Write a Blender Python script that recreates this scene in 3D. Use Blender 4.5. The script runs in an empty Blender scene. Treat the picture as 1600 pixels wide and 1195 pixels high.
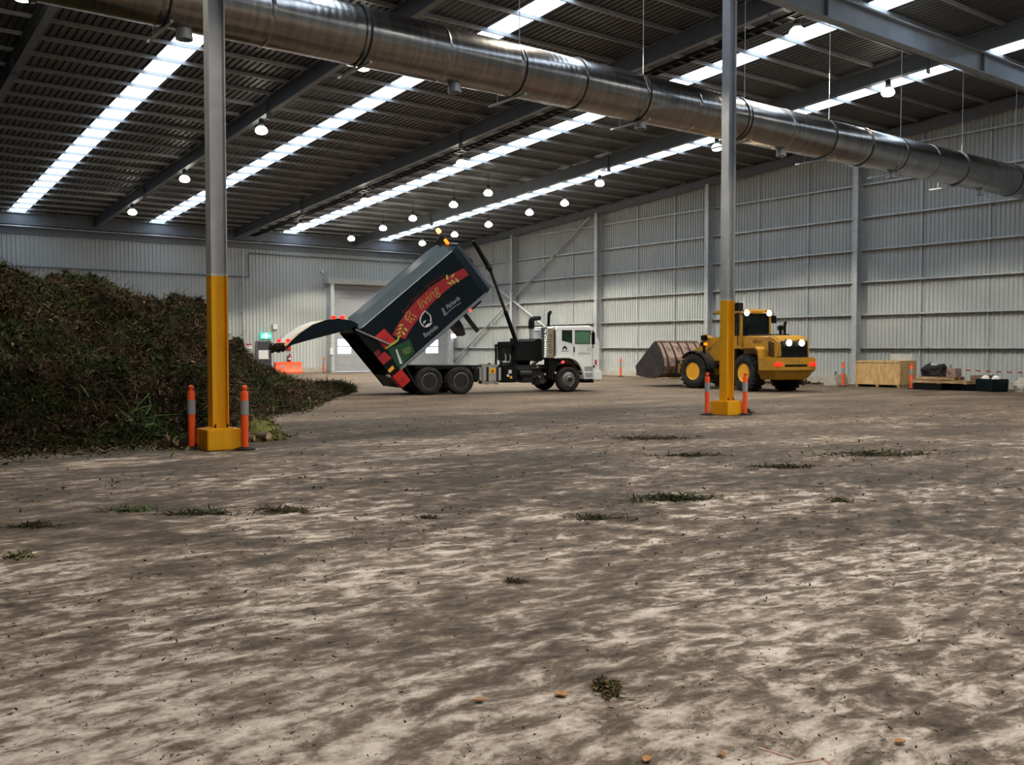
import bpy, bmesh, math, random
import numpy as np
from mathutils import Vector, Matrix, noise

C = bpy.context.scene
COL = C.collection
PI = math.pi
rad = math.radians

# ---------------------------------------------------------------- camera
FPX = 1465.0
cam_d = bpy.data.cameras.new('camera')
cam_d.sensor_width = 36.0
cam_d.lens = 36.0 * FPX / 1600.0
cam_d.clip_start, cam_d.clip_end = 0.05, 300
cam = bpy.data.objects.new('camera', cam_d)
COL.objects.link(cam)
_p = math.atan(54.5 / FPX)
Fw = Vector((.6 * math.cos(_p), .8 * math.cos(_p), -math.sin(_p)))
Rt = Vector((.8, -.6, 0))
Up = Rt.cross(Fw)
cam.matrix_world = Matrix(((Rt.x, Up.x, -Fw.x, 0), (Rt.y, Up.y, -Fw.y, 0), (Rt.z, Up.z, -Fw.z, 1.8), (0, 0, 0, 1)))
C.camera = cam

# ---------------------------------------------------------------- world, exposure
w = bpy.data.worlds.new('overcast_sky')
C.world = w
w.use_nodes = True
bg = w.node_tree.nodes['Background']
bg.inputs[0].default_value = (.74, .87, 1, 1)
SKY = 6.0
bg.inputs[1].default_value = SKY
C.view_settings.view_transform = 'Standard'
C.view_settings.look = 'None'
C.view_settings.gamma = 1
C.view_settings.use_curve_mapping = False
C.view_settings.exposure = 0.0
C.cycles.use_denoising = True
C.cycles.max_bounces = 8
C.cycles.diffuse_bounces = 4
C.cycles.glossy_bounces = 4
C.cycles.transparent_max_bounces = 12
C.cycles.caustics_reflective = False
C.cycles.caustics_refractive = False
C.cycles.sample_clamp_indirect = 6

# building dimensions (metres): X runs along the back wall, Y away along the right wall
XL, XR = -14.0, 41.75
Y0, Y1 = -20.0, 63.4
SL = 0.0585
def roof_z(y): return 10.05 + SL * (Y1 - y)
SKYLIGHTS = [(9.8, 10.75), (18.05, 18.95), (27.2, 28.25), (35.0, 35.95)]
LAMP_W = 2700.0

# daylight enters through the translucent roof strips: portals only steer the sampling of the sky
for a, b in SKYLIGHTS:
    d = bpy.data.lights.new('skylight_portal', 'AREA')
    d.shape = 'RECTANGLE'
    L = (Y1 - Y0) / math.cos(math.atan(SL))
    d.size, d.size_y = b - a, L
    d.cycles.is_portal = True
    o = bpy.data.objects.new('skylight_portal', d)
    COL.objects.link(o)
    ym = (Y0 + Y1) / 2
    o.location = ((a + b) / 2, ym, roof_z(ym) - .03)
    o.rotation_euler = (-math.atan(SL), 0, 0)

# ---------------------------------------------------------------- materials
def nt(name):
    m = bpy.data.materials.new(name)
    m.use_nodes = True
    t = m.node_tree
    return m, t, t.nodes['Principled BSDF']

def mat(name, col, rough=.6, metal=0.0, var=.12, scale=3.0, bump=0.0, bscale=40.0, emit=None, estr=0.0, spec=.5, dirt=None, dscale=2.0):
    """plain procedural paint/metal: base colour varied by noise, optional dirt blotches and bump"""
    m, t, b = nt(name)
    N, K = t.nodes, t.links
    tc = N.new('ShaderNodeTexCoord')
    nz = N.new('ShaderNodeTexNoise')
    nz.inputs['Scale'].default_value = scale
    nz.inputs['Detail'].default_value = 5
    K.new(tc.outputs['Object'], nz.inputs['Vector'])
    rp = N.new('ShaderNodeValToRGB')
    rp.color_ramp.elements[0].position = .3
    rp.color_ramp.elements[1].position = .7
    c0 = tuple(max(0, c * (1 - var)) for c in col) + (1,)
    c1 = tuple(min(1, c * (1 + var)) for c in col) + (1,)
    rp.color_ramp.elements[0].color = c0
    rp.color_ramp.elements[1].color = c1
    K.new(nz.outputs[0], rp.inputs[0])
    out = rp.outputs[0]
    if dirt:
        n2 = N.new('ShaderNodeTexNoise')
        n2.inputs['Scale'].default_value = dscale
        n2.inputs['Detail'].default_value = 8
        n2.inputs['Roughness'].default_value = .65
        K.new(tc.outputs['Object'], n2.inputs['Vector'])
        r2 = N.new('ShaderNodeValToRGB')
        r2.color_ramp.elements[0].position = .48
        r2.color_ramp.elements[1].position = .66
        K.new(n2.outputs[0], r2.inputs[0])
        mx = N.new('ShaderNodeMix')
        mx.data_type = 'RGBA'
        K.new(r2.outputs[0], mx.inputs[0])
        K.new(out, mx.inputs[6])
        mx.inputs[7].default_value = tuple(dirt) + (1,)
        out = mx.outputs[2]
    K.new(out, b.inputs['Base Color'])
    b.inputs['Roughness'].default_value = rough
    b.inputs['Metallic'].default_value = metal
    b.inputs['Specular IOR Level'].default_value = spec
    if bump:
        n3 = N.new('ShaderNodeTexNoise')
        n3.inputs['Scale'].default_value = bscale
        n3.inputs['Detail'].default_value = 6
        K.new(tc.outputs['Object'], n3.inputs['Vector'])
        bp = N.new('ShaderNodeBump')
        bp.inputs['Strength'].default_value = bump
        bp.inputs['Distance'].default_value = .02
        K.new(n3.outputs[0], bp.inputs['Height'])
        K.new(bp.outputs[0], b.inputs['Normal'])
    if emit:
        b.inputs['Emission Color'].default_value = tuple(emit) + (1,)
        b.inputs['Emission Strength'].default_value = estr
    return m

def glass(name, col, rough=.02, tr=.8):
    m, t, b = nt(name)
    N, K = t.nodes, t.links
    b.inputs['Base Color'].default_value = (.02, .03, .03, 1)
    b.inputs['Roughness'].default_value = rough
    tb = N.new('ShaderNodeBsdfTransparent')
    tb.inputs[0].default_value = tuple(col) + (1,)
    mx = N.new('ShaderNodeMixShader')
    mx.inputs[0].default_value = tr
    K.new(b.outputs[0], mx.inputs[1])
    K.new(tb.outputs[0], mx.inputs[2])
    K.new(mx.outputs[0], N['Material Output'].inputs[0])
    return m

def pane_mat(name):
    m, t, b = nt(name)
    N, K = t.nodes, t.links
    tb = N.new('ShaderNodeBsdfTransparent')
    tb.inputs[0].default_value = (.93, .96, 1, 1)
    tl = N.new('ShaderNodeBsdfTranslucent')
    tl.inputs[0].default_value = (.8, .85, .9, 1)
    mx = N.new('ShaderNodeMixShader')
    mx.inputs[0].default_value = .15
    K.new(tb.outputs[0], mx.inputs[1])
    K.new(tl.outputs[0], mx.inputs[2])
    K.new(mx.outputs[0], N['Material Output'].inputs[0])
    return m

def floor_mat():
    m, t, b = nt('dirty_concrete')
    N, K = t.nodes, t.links
    tc = N.new('ShaderNodeTexCoord')
    def noise_tex(vec, scale, detail=6, rough=.6, dist=0.0):
        n = N.new('ShaderNodeTexNoise')
        n.inputs['Scale'].default_value = scale
        n.inputs['Detail'].default_value = detail
        n.inputs['Roughness'].default_value = rough
        n.inputs['Distortion'].default_value = dist
        K.new(vec, n.inputs['Vector'])
        return n
    def ramp(src, stops):
        r = N.new('ShaderNodeValToRGB')
        e = r.color_ramp.elements
        e[0].position, e[0].color = stops[0][0], tuple(stops[0][1]) + (1,)
        e[1].position, e[1].color = stops[-1][0], tuple(stops[-1][1]) + (1,)
        for p_, c_ in stops[1:-1]:
            x = e.new(p_)
            x.color = tuple(c_) + (1,)
        K.new(src, r.inputs[0])
        return r
    def mix(fac, a, b_, typ='MIX'):
        x = N.new('ShaderNodeMix')
        x.data_type = 'RGBA'
        x.blend_type = typ
        if isinstance(fac, float): x.inputs[0].default_value = fac
        else: K.new(fac, x.inputs[0])
        for i, v in ((6, a), (7, b_)):
            if isinstance(v, tuple): x.inputs[i].default_value = v + (1,)
            else: K.new(v, x.inputs[i])
        return x.outputs[2]
    # slowly bending coordinates: wheel scrapes swing round as machines turn
    big = noise_tex(tc.outputs['Object'], .09, 1)
    ofs = N.new('ShaderNodeVectorMath'); ofs.operation = 'SCALE'
    K.new(big.outputs[1], ofs.inputs[0]); ofs.inputs['Scale'].default_value = 2.2
    add = N.new('ShaderNodeVectorMath'); add.operation = 'ADD'
    K.new(tc.outputs['Object'], add.inputs[0]); K.new(ofs.outputs[0], add.inputs[1])
    mp = N.new('ShaderNodeMapping')
    mp.inputs['Rotation'].default_value = (0, 0, rad(4))
    mp.inputs['Scale'].default_value = (1.1, 2.3, 1)
    K.new(add.outputs[0], mp.inputs['Vector'])
    mp2 = N.new('ShaderNodeMapping')
    mp2.inputs['Rotation'].default_value = (0, 0, rad(-14))
    mp2.inputs['Scale'].default_value = (1.1, 1.9, 1)
    K.new(add.outputs[0], mp2.inputs['Vector'])
    s1 = noise_tex(mp.outputs[0], 3.0, 11, .70, .4)
    s2 = noise_tex(mp2.outputs[0], 2.4, 11, .70, .4)
    patch = noise_tex(tc.outputs['Object'], .33, 4, .6, .5)
    which = noise_tex(tc.outputs['Object'], .16, 2, .5, .3)
    fine = noise_tex(tc.outputs['Object'], 14, 6, .7)
    def math_(op, x, y, z=None):
        n = N.new('ShaderNodeMath'); n.operation = op
        for i, v in enumerate((x, y, z)):
            if v is None: continue
            if isinstance(v, (int, float)): n.inputs[i].default_value = v
            else: K.new(v, n.inputs[i])
        return n.outputs[0]
    wm = N.new('ShaderNodeMapRange')
    wm.inputs['From Min'].default_value = .46; wm.inputs['From Max'].default_value = .54
    K.new(which.outputs[0], wm.inputs['Value'])
    streak = math_('ADD', math_('MULTIPLY', s1.outputs[0], wm.outputs[0]), math_('MULTIPLY', s2.outputs[0], math_('SUBTRACT', 1.0, wm.outputs[0])))
    # trampled soil spread round the tipping area, thinning out towards the near side
    sep = N.new('ShaderNodeSeparateXYZ')
    K.new(tc.outputs['Object'], sep.inputs[0])
    dist = math_('MULTIPLY_ADD', sep.outputs[1], .8, math_('MULTIPLY', sep.outputs[0], .6))
    mr = N.new('ShaderNodeMapRange')
    mr.inputs['From Min'].default_value = 4.0
    mr.inputs['From Max'].default_value = 11.0
    K.new(dist, mr.inputs['Value'])
    val = math_('MULTIPLY_ADD', math_('SUBTRACT', patch.outputs[0], .5), .28, math_('ADD', streak, .245))
    val = math_('MULTIPLY_ADD', fine.outputs[0], .22, val)
    val = math_('MULTIPLY_ADD', mr.outputs[0], -.135, val)
    mpb = N.new('ShaderNodeMapping')
    mpb.inputs['Rotation'].default_value = (0, 0, rad(30))
    mpb.inputs['Scale'].default_value = (.35, 1.0, 1)
    K.new(add.outputs[0], mpb.inputs['Vector'])
    blot = noise_tex(mpb.outputs[0], .75, 7, .65, .3)
    bw = N.new('ShaderNodeMapRange')
    bw.inputs['From Min'].default_value = 5.0; bw.inputs['From Max'].default_value = 12.0
    bw.inputs['To Min'].default_value = .12; bw.inputs['To Max'].default_value = .55
    K.new(dist, bw.inputs['Value'])
    val = math_('MULTIPLY_ADD', math_('SUBTRACT', blot.outputs[0], .5), bw.outputs[0], val)
    rp = ramp(val, [(.64, (.032, .024, .018)), (.73, (.078, .058, .043)), (.80, (.145, .112, .088)), (.855, (.31, .26, .225)), (.945, (.52, .46, .415))])
    mr2 = N.new('ShaderNodeMapRange')
    mr2.inputs['From Min'].default_value = 13
    mr2.inputs['From Max'].default_value = 30
    mr2.inputs['To Max'].default_value = .8
    K.new(math_('MULTIPLY_ADD', patch.outputs[0], 12, math_('SUBTRACT', dist, 6.0)), mr2.inputs['Value'])
    soil = ramp(math_('MULTIPLY_ADD', blot.outputs[0], .6, math_('MULTIPLY', fine.outputs[0], .4)), [(.38, (.058, .041, .028)), (.62, (.155, .112, .078))])
    col = mix(mr2.outputs[0], rp.outputs[0], soil.outputs[0])
    # specks
    sp = noise_tex(tc.outputs['Object'], 22, 3, .8)
    spk = ramp(sp.outputs[0], [(.62, (0, 0, 0)), (.72, (1, 1, 1))])
    half = N.new('ShaderNodeMath'); half.operation = 'MULTIPLY'; half.inputs[1].default_value = .7
    K.new(spk.outputs[0], half.inputs[0])
    col = mix(half.outputs[0], col, (.07, .055, .042))
    K.new(col, b.inputs['Base Color'])
    b.inputs['Roughness'].default_value = .82
    b.inputs['Specular IOR Level'].default_value = .25
    bm = mix(.5, streak, fine.outputs[0])
    bp = N.new('ShaderNodeBump')
    bp.inputs['Strength'].default_value = .5
    bp.inputs['Distance'].default_value = .025
    K.new(bm, bp.inputs['Height'])
    K.new(bp.outputs[0], b.inputs['Normal'])
    return m

def duct_mat():
    m, t, b = nt('spiral_galvanised')
    N, K = t.nodes, t.links
    tc = N.new('ShaderNodeTexCoord')
    mp = N.new('ShaderNodeMapping')
    mp.inputs['Scale'].default_value = (9, .6, .6)
    K.new(tc.outputs['Object'], mp.inputs['Vector'])
    n = N.new('ShaderNodeTexNoise')
    n.inputs['Scale'].default_value = 1.2
    n.inputs['Detail'].default_value = 6
    K.new(mp.outputs[0], n.inputs['Vector'])
    r = N.new('ShaderNodeValToRGB')
    r.color_ramp.elements[0].position, r.color_ramp.elements[0].color = .3, (.25, .235, .225, 1)
    r.color_ramp.elements[1].position, r.color_ramp.elements[1].color = .7, (.38, .36, .35, 1)
    K.new(n.outputs[0], r.inputs[0])
    K.new(r.outputs[0], b.inputs['Base Color'])
    r2 = N.new('ShaderNodeMapRange')
    r2.inputs['To Min'].default_value = .17
    r2.inputs['To Max'].default_value = .27
    K.new(n.outputs[0], r2.inputs['Value'])
    K.new(r2.outputs[0], b.inputs['Roughness'])
    b.inputs['Metallic'].default_value = 1
    return m

def wood_mat(name, c0, c1, sc=(1, 8, 8)):
    m, t, b = nt(name)
    N, K = t.nodes, t.links
    tc = N.new('ShaderNodeTexCoord')
    mp = N.new('ShaderNodeMapping')
    mp.inputs['Scale'].default_value = sc
    K.new(tc.outputs['Object'], mp.inputs['Vector'])
    n = N.new('ShaderNodeTexNoise')
    n.inputs['Scale'].default_value = 2.5
    n.inputs['Detail'].default_value = 8
    K.new(mp.outputs[0], n.inputs['Vector'])
    r = N.new('ShaderNodeValToRGB')
    r.color_ramp.elements[0].position, r.color_ramp.elements[0].color = .35, tuple(c0) + (1,)
    r.color_ramp.elements[1].position, r.color_ramp.elements[1].color = .65, tuple(c1) + (1,)
    K.new(n.outputs[0], r.inputs[0])
    K.new(r.outputs[0], b.inputs['Base Color'])
    b.inputs['Roughness'].default_value = .75
    return m

M = {}
M['floor'] = floor_mat()
M['duct'] = duct_mat()
M['sheet'] = mat('wall_sheeting', (.48, .50, .485), .45, 0, .05, .6)
M['roof'] = mat('roof_sheeting', (.078, .080, .086), .55, 0, .12, .8)
M['steel'] = mat('grey_painted_steel', (.27, .30, .335), .5, 0, .1, 2)
M['column'] = mat('grey_column_steel', (.36, .37, .395), .45, .1, .1, 4)
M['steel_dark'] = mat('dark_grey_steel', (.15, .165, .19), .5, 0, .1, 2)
M['galv'] = mat('galvanised_steel', (.52, .54, .55), .45, .35, .12, 5)
M['purlin'] = mat('purlin_steel', (.36, .365, .375), .5, .1, .12, 3)
M['pane'] = pane_mat('translucent_roof_sheet')
M['yellow'] = mat('yellow_column_paint', (.70, .335, .006), .5, 0, .07, 4, spec=.3)
M['orange'] = mat('fluoro_orange_plastic', (.95, .10, .018), .5, 0, .06, 4)
M['reflect'] = mat('grey_reflective_band', (.32, .34, .36), .35, .2, .08, 8)
M['black_rubber'] = mat('black_rubber', (.012, .012, .013), .8, 0, .25, 6, bump=.2, bscale=20, spec=.25)
M['tyre'] = mat('dusty_tyre', (.017, .016, .015), .85, 0, .3, 5, dirt=(.045, .037, .031), dscale=3, spec=.25)
M['black'] = mat('black_paint', (.005, .0055, .006), .5, 0, .2, 4, spec=.15)
M['dark_metal'] = mat('dark_greasy_metal', (.018, .018, .019), .55, .2, .3, 5, spec=.3)
M['body'] = mat('blue_green_tipper_paint', (.003, .008, .012), .32, 0, .15, 1.2, spec=.22)
M['body_top'] = mat('tipper_top_paint', (.032, .050, .062), .35, 0, .12, 2)
M['white'] = mat('white_cab_paint', (.72, .74, .75), .3, 0, .04, 2)
M['white_dull'] = mat('dull_white_paint', (.50, .50, .475), .55, 0, .08, 3)
M['alu'] = mat('polished_aluminium', (.72, .73, .74), .28, .9, .08, 6)
M['dark_rim'] = mat('grimy_rim', (.035, .035, .036), .45, .6, .2, 6)
M['chrome'] = mat('dull_chrome', (.36, .36, .36), .3, .9, .1, 6)
M['bronze'] = mat('bronze_strip', (.34, .26, .19), .45, .4, .1, 6)
M['red'] = mat('red_graphic', (.30, .012, .018), .45, 0, .06, 4)
M['red_bright'] = mat('bright_red_panel', (.45, .016, .016), .4, 0, .06, 4)
M['red_dark'] = mat('dark_red_graphic', (.13, .008, .014), .45, 0, .06, 4)
M['green'] = mat('green_graphic', (.003, .05, .018), .45, 0, .1, 4)
M['lime'] = mat('lime_graphic', (.40, .41, .07), .5, 0, .06, 4)
M['gold'] = mat('gold_graphic', (.45, .22, .05), .5, 0, .1, 6)
M['pale'] = mat('pale_graphic', (.55, .58, .60), .5, 0, .05, 6)
M['greytext'] = mat('grey_graphic', (.28, .30, .32), .5, 0, .05, 6)
M['label_yellow'] = mat('yellow_label', (.75, .38, .02), .5, 0, .05, 6)
M['loader'] = mat('loader_yellow', (.43, .215, .011), .45, 0, .1, 2, dirt=(.30, .17, .03), dscale=2)
M['rim_yellow'] = mat('yellow_wheel_rim', (.80, .38, .015), .5, 0, .1, 4)
M['worn'] = mat('worn_bucket_steel', (.40, .28, .23), .5, .35, .2, 2, dirt=(.10, .065, .05), dscale=3)
M['bucket_dark'] = mat('soiled_bucket_steel', (.045, .038, .036), .7, .2, .3, 3)
M['concrete'] = mat('pale_concrete', (.40, .37, .31), .9, 0, .12, 4, bump=.3, bscale=30)
M['blue'] = mat('blue_plastic', (.015, .06, .30), .5, 0, .1, 4)
M['paper'] = mat('white_paper', (.75, .75, .73), .8, 0, .02, 4)
M['door_dark'] = mat('dark_door_paint', (.045, .045, .055), .5, 0, .08, 4)
M['door_grey'] = mat('roller_door_grey', (.33, .34, .36), .5, 0, .04, 2)
M['ply'] = wood_mat('plywood', (.42, .255, .10), (.60, .40, .175), (3, 3, 1))
M['timber'] = wood_mat('pallet_timber', (.27, .17, .08), (.46, .31, .16), (2, 2, 2))
M['timber_old'] = wood_mat('weathered_timber', (.12, .075, .045), (.24, .16, .10), (2, 2, 2))
M['bark'] = wood_mat('log_bark', (.07, .045, .03), (.18, .12, .08), (3, 3, 9))
M['cutwood'] = wood_mat('cut_wood', (.42, .27, .15), (.56, .40, .25), (4, 4, 4))
M['glass'] = glass('tinted_cab_glass', (.66, .80, .70), .02, .9)
M['glass_dark'] = glass('dark_cab_glass', (.30, .36, .33), .03, .7)
M['clear'] = glass('clear_pane', (.95, .97, 1), .02, .92)
M['lens'] = mat('lamp_lens_glow', (.9, .9, .9), .3, 0, 0, 1, emit=(1, .93, .78), estr=25)
M['work_lens'] = mat('work_lamp_glow', (.9, .9, .9), .3, 0, 0, 1, emit=(1, .84, .58), estr=60)
M['em_white'] = mat('white_lamp_glow', (.9, .9, .9), .3, 0, 0, 1, emit=(1, .96, .85), estr=8)
M['em_red'] = mat('red_lamp_glow', (.6, .02, .02), .3, 0, 0, 1, emit=(1, .012, .006), estr=2.2)
M['em_redhot'] = mat('red_marker_glow', (.6, .02, .02), .3, 0, 0, 1, emit=(1, .025, .018), estr=5)
M['em_amber'] = mat('amber_lamp_glow', (.8, .3, .02), .3, 0, 0, 1, emit=(1, .15, .004), estr=2.6)
M['amber_hot'] = mat('amber_beacon_glow', (.8, .3, .02), .3, 0, 0, 1, emit=(1, .36, .09), estr=5)
M['em_green'] = mat('exit_sign_glow', (.02, .5, .35), .4, 0, 0, 1, emit=(.0, .72, .45), estr=1.0)
M['em_exitwhite'] = mat('exit_sign_white', (.8, .9, .9), .4, 0, 0, 1, emit=(.75, 1, .95), estr=1.6)
M['hose'] = mat('red_hose_reel', (.50, .02, .03), .4, 0, .08, 4)
M['leaf_brown'] = mat('fallen_leaf', (.36, .17, .06), .8, 0, .3, 30)
M['pilebase'] = mat('compost_base', (.020, .016, .010), 1, 0, .6, 6, bump=.6, bscale=12, spec=.05)
M['pink'] = mat('pink_marking_paint', (.42, .25, .21), .9, 0, .2, 14, dirt=(.30, .255, .22), dscale=14)
FOL = [mat('waste_black_brown', (.024, .017, .010), .9, 0, .4, 9, spec=.12), mat('waste_brown', (.082, .052, .028), .9, 0, .4, 9, spec=.12),
       mat('waste_dark_green', (.018, .028, .011), .85, 0, .4, 9, spec=.12), mat('waste_green', (.037, .066, .015), .8, 0, .4, 9, spec=.12),
       mat('waste_olive', (.085, .076, .027), .85, 0, .35, 9, spec=.12), mat('waste_tan', (.24, .165, .09), .9, 0, .3, 9, spec=.12),
       mat('waste_bright_green', (.085, .17, .045), .7, 0, .25, 9, spec=.2), mat('moss', (.20, .20, .065), .9, 0, .3, 9, spec=.1)]

# ---------------------------------------------------------------- mesh helpers
class MB:
    def __init__(s): s.v, s.f, s.m = [], [], []
    def add(s, vs, fs, mi=0):
        o = len(s.v)
        s.v += [tuple(v) for v in vs]
        s.f += [tuple(i + o for i in f) for f in fs]
        s.m += [mi] * len(fs)
        return s
    def box(s, x0, x1, y0, y1, z0, z1, mi=0, mw=None):
        vs = [Vector((x, y, z)) for x in (x0, x1) for y in (y0, y1) for z in (z0, z1)]
        if mw is not None: vs = [mw @ v for v in vs]
        return s.add(vs, [(0, 1, 3, 2), (4, 6, 7, 5), (0, 4, 5, 1), (2, 3, 7, 6), (0, 2, 6, 4), (1, 5, 7, 3)], mi)
    def prism(s, poly, axis, a, b, mi=0):
        """polygon swept along an axis: for 'y' the polygon is (x, z), for 'x' (y, z), for 'z' (x, y)"""
        def P(u, v, t): return {'y': (u, t, v), 'x': (t, u, v), 'z': (u, v, t)}[axis]
        n = len(poly)
        vs = [P(u, v, a) for u, v in poly] + [P(u, v, b) for u, v in poly]
        fs = [tuple(range(n))[::-1], tuple(range(n, 2 * n))] + [(i, (i + 1) % n, n + (i + 1) % n, n + i) for i in range(n)]
        return s.add(vs, fs, mi)
    def tube(s, pts, r, n=10, mi=0, cap=True):
        pts = [Vector(p) for p in pts]
        rr = r if isinstance(r, (list, tuple)) else [r] * len(pts)
        vs, fs = [], []
        prev = None
        for i, p in enumerate(pts):
            d = (pts[min(i + 1, len(pts) - 1)] - pts[max(i - 1, 0)]).normalized()
            if prev is None:
                u = d.cross(Vector((0, 0, 1)))
                if u.length < .1: u = d.cross(Vector((0, 1, 0)))
            else:
                u = prev - d * prev.dot(d)
            u.normalize(); prev = u
            v = d.cross(u)
            for k in range(n):
                a = 2 * PI * k / n
                vs.append(p + (u * math.cos(a) + v * math.sin(a)) * rr[i])
        for i in range(len(pts) - 1):
            for k in range(n):
                k2 = (k + 1) % n
                fs.append((i * n + k, i * n + k2, (i + 1) * n + k2, (i + 1) * n + k))
        if cap:
            fs.append(tuple(range(n))[::-1])
            fs.append(tuple((len(pts) - 1) * n + k for k in range(n)))
        return s.add(vs, fs, mi)
    def lathe(s, c, axis, prof, n=32, mi=0, close=False):
        """prof = (radius, offset along axis)"""
        vs, fs = [], []
        for r, h in prof:
            for k in range(n):
                a = 2 * PI * k / n
                u, v = r * math.cos(a), r * math.sin(a)
                vs.append({'y': (c[0] + u, c[1] + h, c[2] + v), 'z': (c[0] + u, c[1] + v, c[2] + h), 'x': (c[0] + h, c[1] + u, c[2] + v)}[axis])
        m = len(prof)
        for i in range(m - (0 if close else 1)):
            j = (i + 1) % m
            for k in range(n):
                k2 = (k + 1) % n
                fs.append((i * n + k, i * n + k2, j * n + k2, j * n + k))
        if not close:
            fs.append(tuple(range(n))[::-1]); fs.append(tuple((m - 1) * n + k for k in range(n)))
        return s.add(vs, fs, mi)
    def build(s, name, mats, parent=None, bevel=0, smooth=False, seg=2, loc=None):
        me = bpy.data.meshes.new(name)
        me.from_pydata(s.v, [], s.f)
        if not isinstance(mats, (list, tuple)): mats = [mats]
        for m in mats: me.materials.append(m)
        if len(mats) > 1: me.polygons.foreach_set('material_index', s.m)
        bm = bmesh.new(); bm.from_mesh(me)
        bmesh.ops.recalc_face_normals(bm, faces=bm.faces)
        if bevel:
            ed = [e for e in bm.edges if len(e.link_faces) == 2 and e.calc_face_angle(0) > .5]
            bmesh.ops.bevel(bm, geom=ed, offset=bevel, segments=seg, affect='EDGES', clamp_overlap=True)
        bm.to_mesh(me); bm.free()
        if smooth or bevel:
            me.polygons.foreach_set('use_smooth', [True] * len(me.polygons))
            me.set_sharp_from_angle(angle=rad(38))
        me.update()
        o = bpy.data.objects.new(name, me)
        COL.objects.link(o)
        if loc: o.location = loc
        if parent: o.parent = parent
        return o

def tag(o, label=None, cat=None, group=None, kind=None):
    if label: o['label'] = label
    if cat: o['category'] = cat
    if group: o['group'] = group
    if kind: o['kind'] = kind
    return o

def thing(name, label, cat, loc=(0, 0, 0), rz=0, group=None, kind=None):
    o = bpy.data.objects.new(name, None)
    o.empty_display_size = .3
    COL.objects.link(o)
    o.location = loc
    o.rotation_euler = (0, 0, rz)
    return tag(o, label, cat, group, kind)

def dup(root, loc, label=None, rz=None, group=None):
    r = root.copy(); COL.objects.link(r); r.location = loc
    if rz is not None: r.rotation_euler = (0, 0, rz)
    if label: r['label'] = label
    if group: r['group'] = group
    for ch in list(root.children):
        c = ch.copy(); COL.objects.link(c); c.parent = r
        for g in list(ch.children):
            d = g.copy(); COL.objects.link(d); d.parent = c
    return r

def text(name, s, size, m, fn, parent, shear=0.0, extrude=0.0, space=1.0, align='LEFT'):
    """lettering turned to mesh; fn maps the flat text (u, v) to 3D"""
    cu = bpy.data.curves.new(name, 'FONT')
    cu.body = s; cu.size = size; cu.shear = shear; cu.extrude = extrude; cu.space_character = space; cu.align_x = align
    t = bpy.data.objects.new(name + '_curve', cu)
    COL.objects.link(t)
    dg = bpy.context.evaluated_depsgraph_get()
    me = bpy.data.meshes.new_from_object(t.evaluated_get(dg))
    me.name = name
    bpy.data.objects.remove(t); bpy.data.curves.remove(cu)
    for v in me.vertices: v.co = fn(v.co.x, v.co.y)
    me.materials.clear(); me.materials.append(m)
    o = bpy.data.objects.new(name, me)
    COL.objects.link(o)
    o.parent = parent
    return o

def hsec(cx, cy, bx, by, tf, tw, flanges='x'):
    """H outline: flanges='x' puts the two flanges at the -X and +X ends (web runs along X)"""
    if flanges == 'x':
        d, b = bx / 2, by / 2
        p = [(-d, -b), (-d + tf, -b), (-d + tf, -tw / 2), (d - tf, -tw / 2), (d - tf, -b), (d, -b), (d, b), (d - tf, b), (d - tf, tw / 2), (-d + tf, tw / 2), (-d + tf, b), (-d, b)]
    else:
        d, b = by / 2, bx / 2
        p = [(-b, -d), (b, -d), (b, -d + tf), (tw / 2, -d + tf), (tw / 2, d - tf), (b, d - tf), (b, d), (-b, d), (-b, d - tf), (-tw / 2, d - tf), (-tw / 2, -d + tf), (-b, -d + tf)]
    return [(cx + u, cy + v) for u, v in p]

# ================================================================ the building
def corr(a, b, pitch=.2, depth=.03):
    """trapezoid sheet profile: (position along, depth)"""
    out = [(a, 0)]
    k = a
    while k + pitch <= b + 1e-6:
        out += [(k + pitch * .55, 0), (k + pitch * .65, depth), (k + pitch * .85, depth), (k + pitch * .95, 0)]
        k += pitch
    out.append((b, 0))
    return out

fl = MB().box(XL, XR + .3, Y0, Y1 + .3, -.3, 0).build('floor', M['floor'])
tag(fl, 'dirty concrete floor streaked with brown soil', 'floor', kind='structure')
pm = MB()
for q in ([(3.37, 2.66), (3.385, 2.66), (3.425, 2.50), (3.41, 2.49)], [(3.33, 2.49), (3.335, 2.475), (3.52, 2.405), (3.525, 2.42)], [(3.505, 2.42), (3.52, 2.42), (3.49, 2.32), (3.475, 2.32)]):
    pm.prism(q, 'z', .001, .003)
pm.build('paint_mark', M['pink'], fl)

# ceiling: ribbed sheets with four gaps for the roof lights
mb = MB()
xs = [XL] + [v for ab in SKYLIGHTS for v in ab] + [XR + .3]
for i in range(0, len(xs), 2):
    pr = corr(xs[i], xs[i + 1], .24, .05)
    n = len(pr)
    vs = [(x, y, roof_z(y) + d) for y in (Y0, Y1 + .3) for x, d in pr]
    mb.add(vs, [(k, k + 1, n + k + 1, n + k) for k in range(n - 1)])
ceil = mb.build('ceiling', M['roof'])
tag(ceil, 'dark ribbed metal roof sheeting on purlins', 'ceiling', kind='structure')
pur = MB().box(XL, XR, -.03, .03, -.135, -.005)
p0 = None
y = Y0 + .6
while y < Y1 - .3:
    if p0 is None:
        p0 = pur.build('purlin', M['purlin'], ceil, loc=(0, y, roof_z(y)))
    else:
        o = p0.copy(); COL.objects.link(o); o.location = (0, y, roof_z(y))
    y += 1.6
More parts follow.
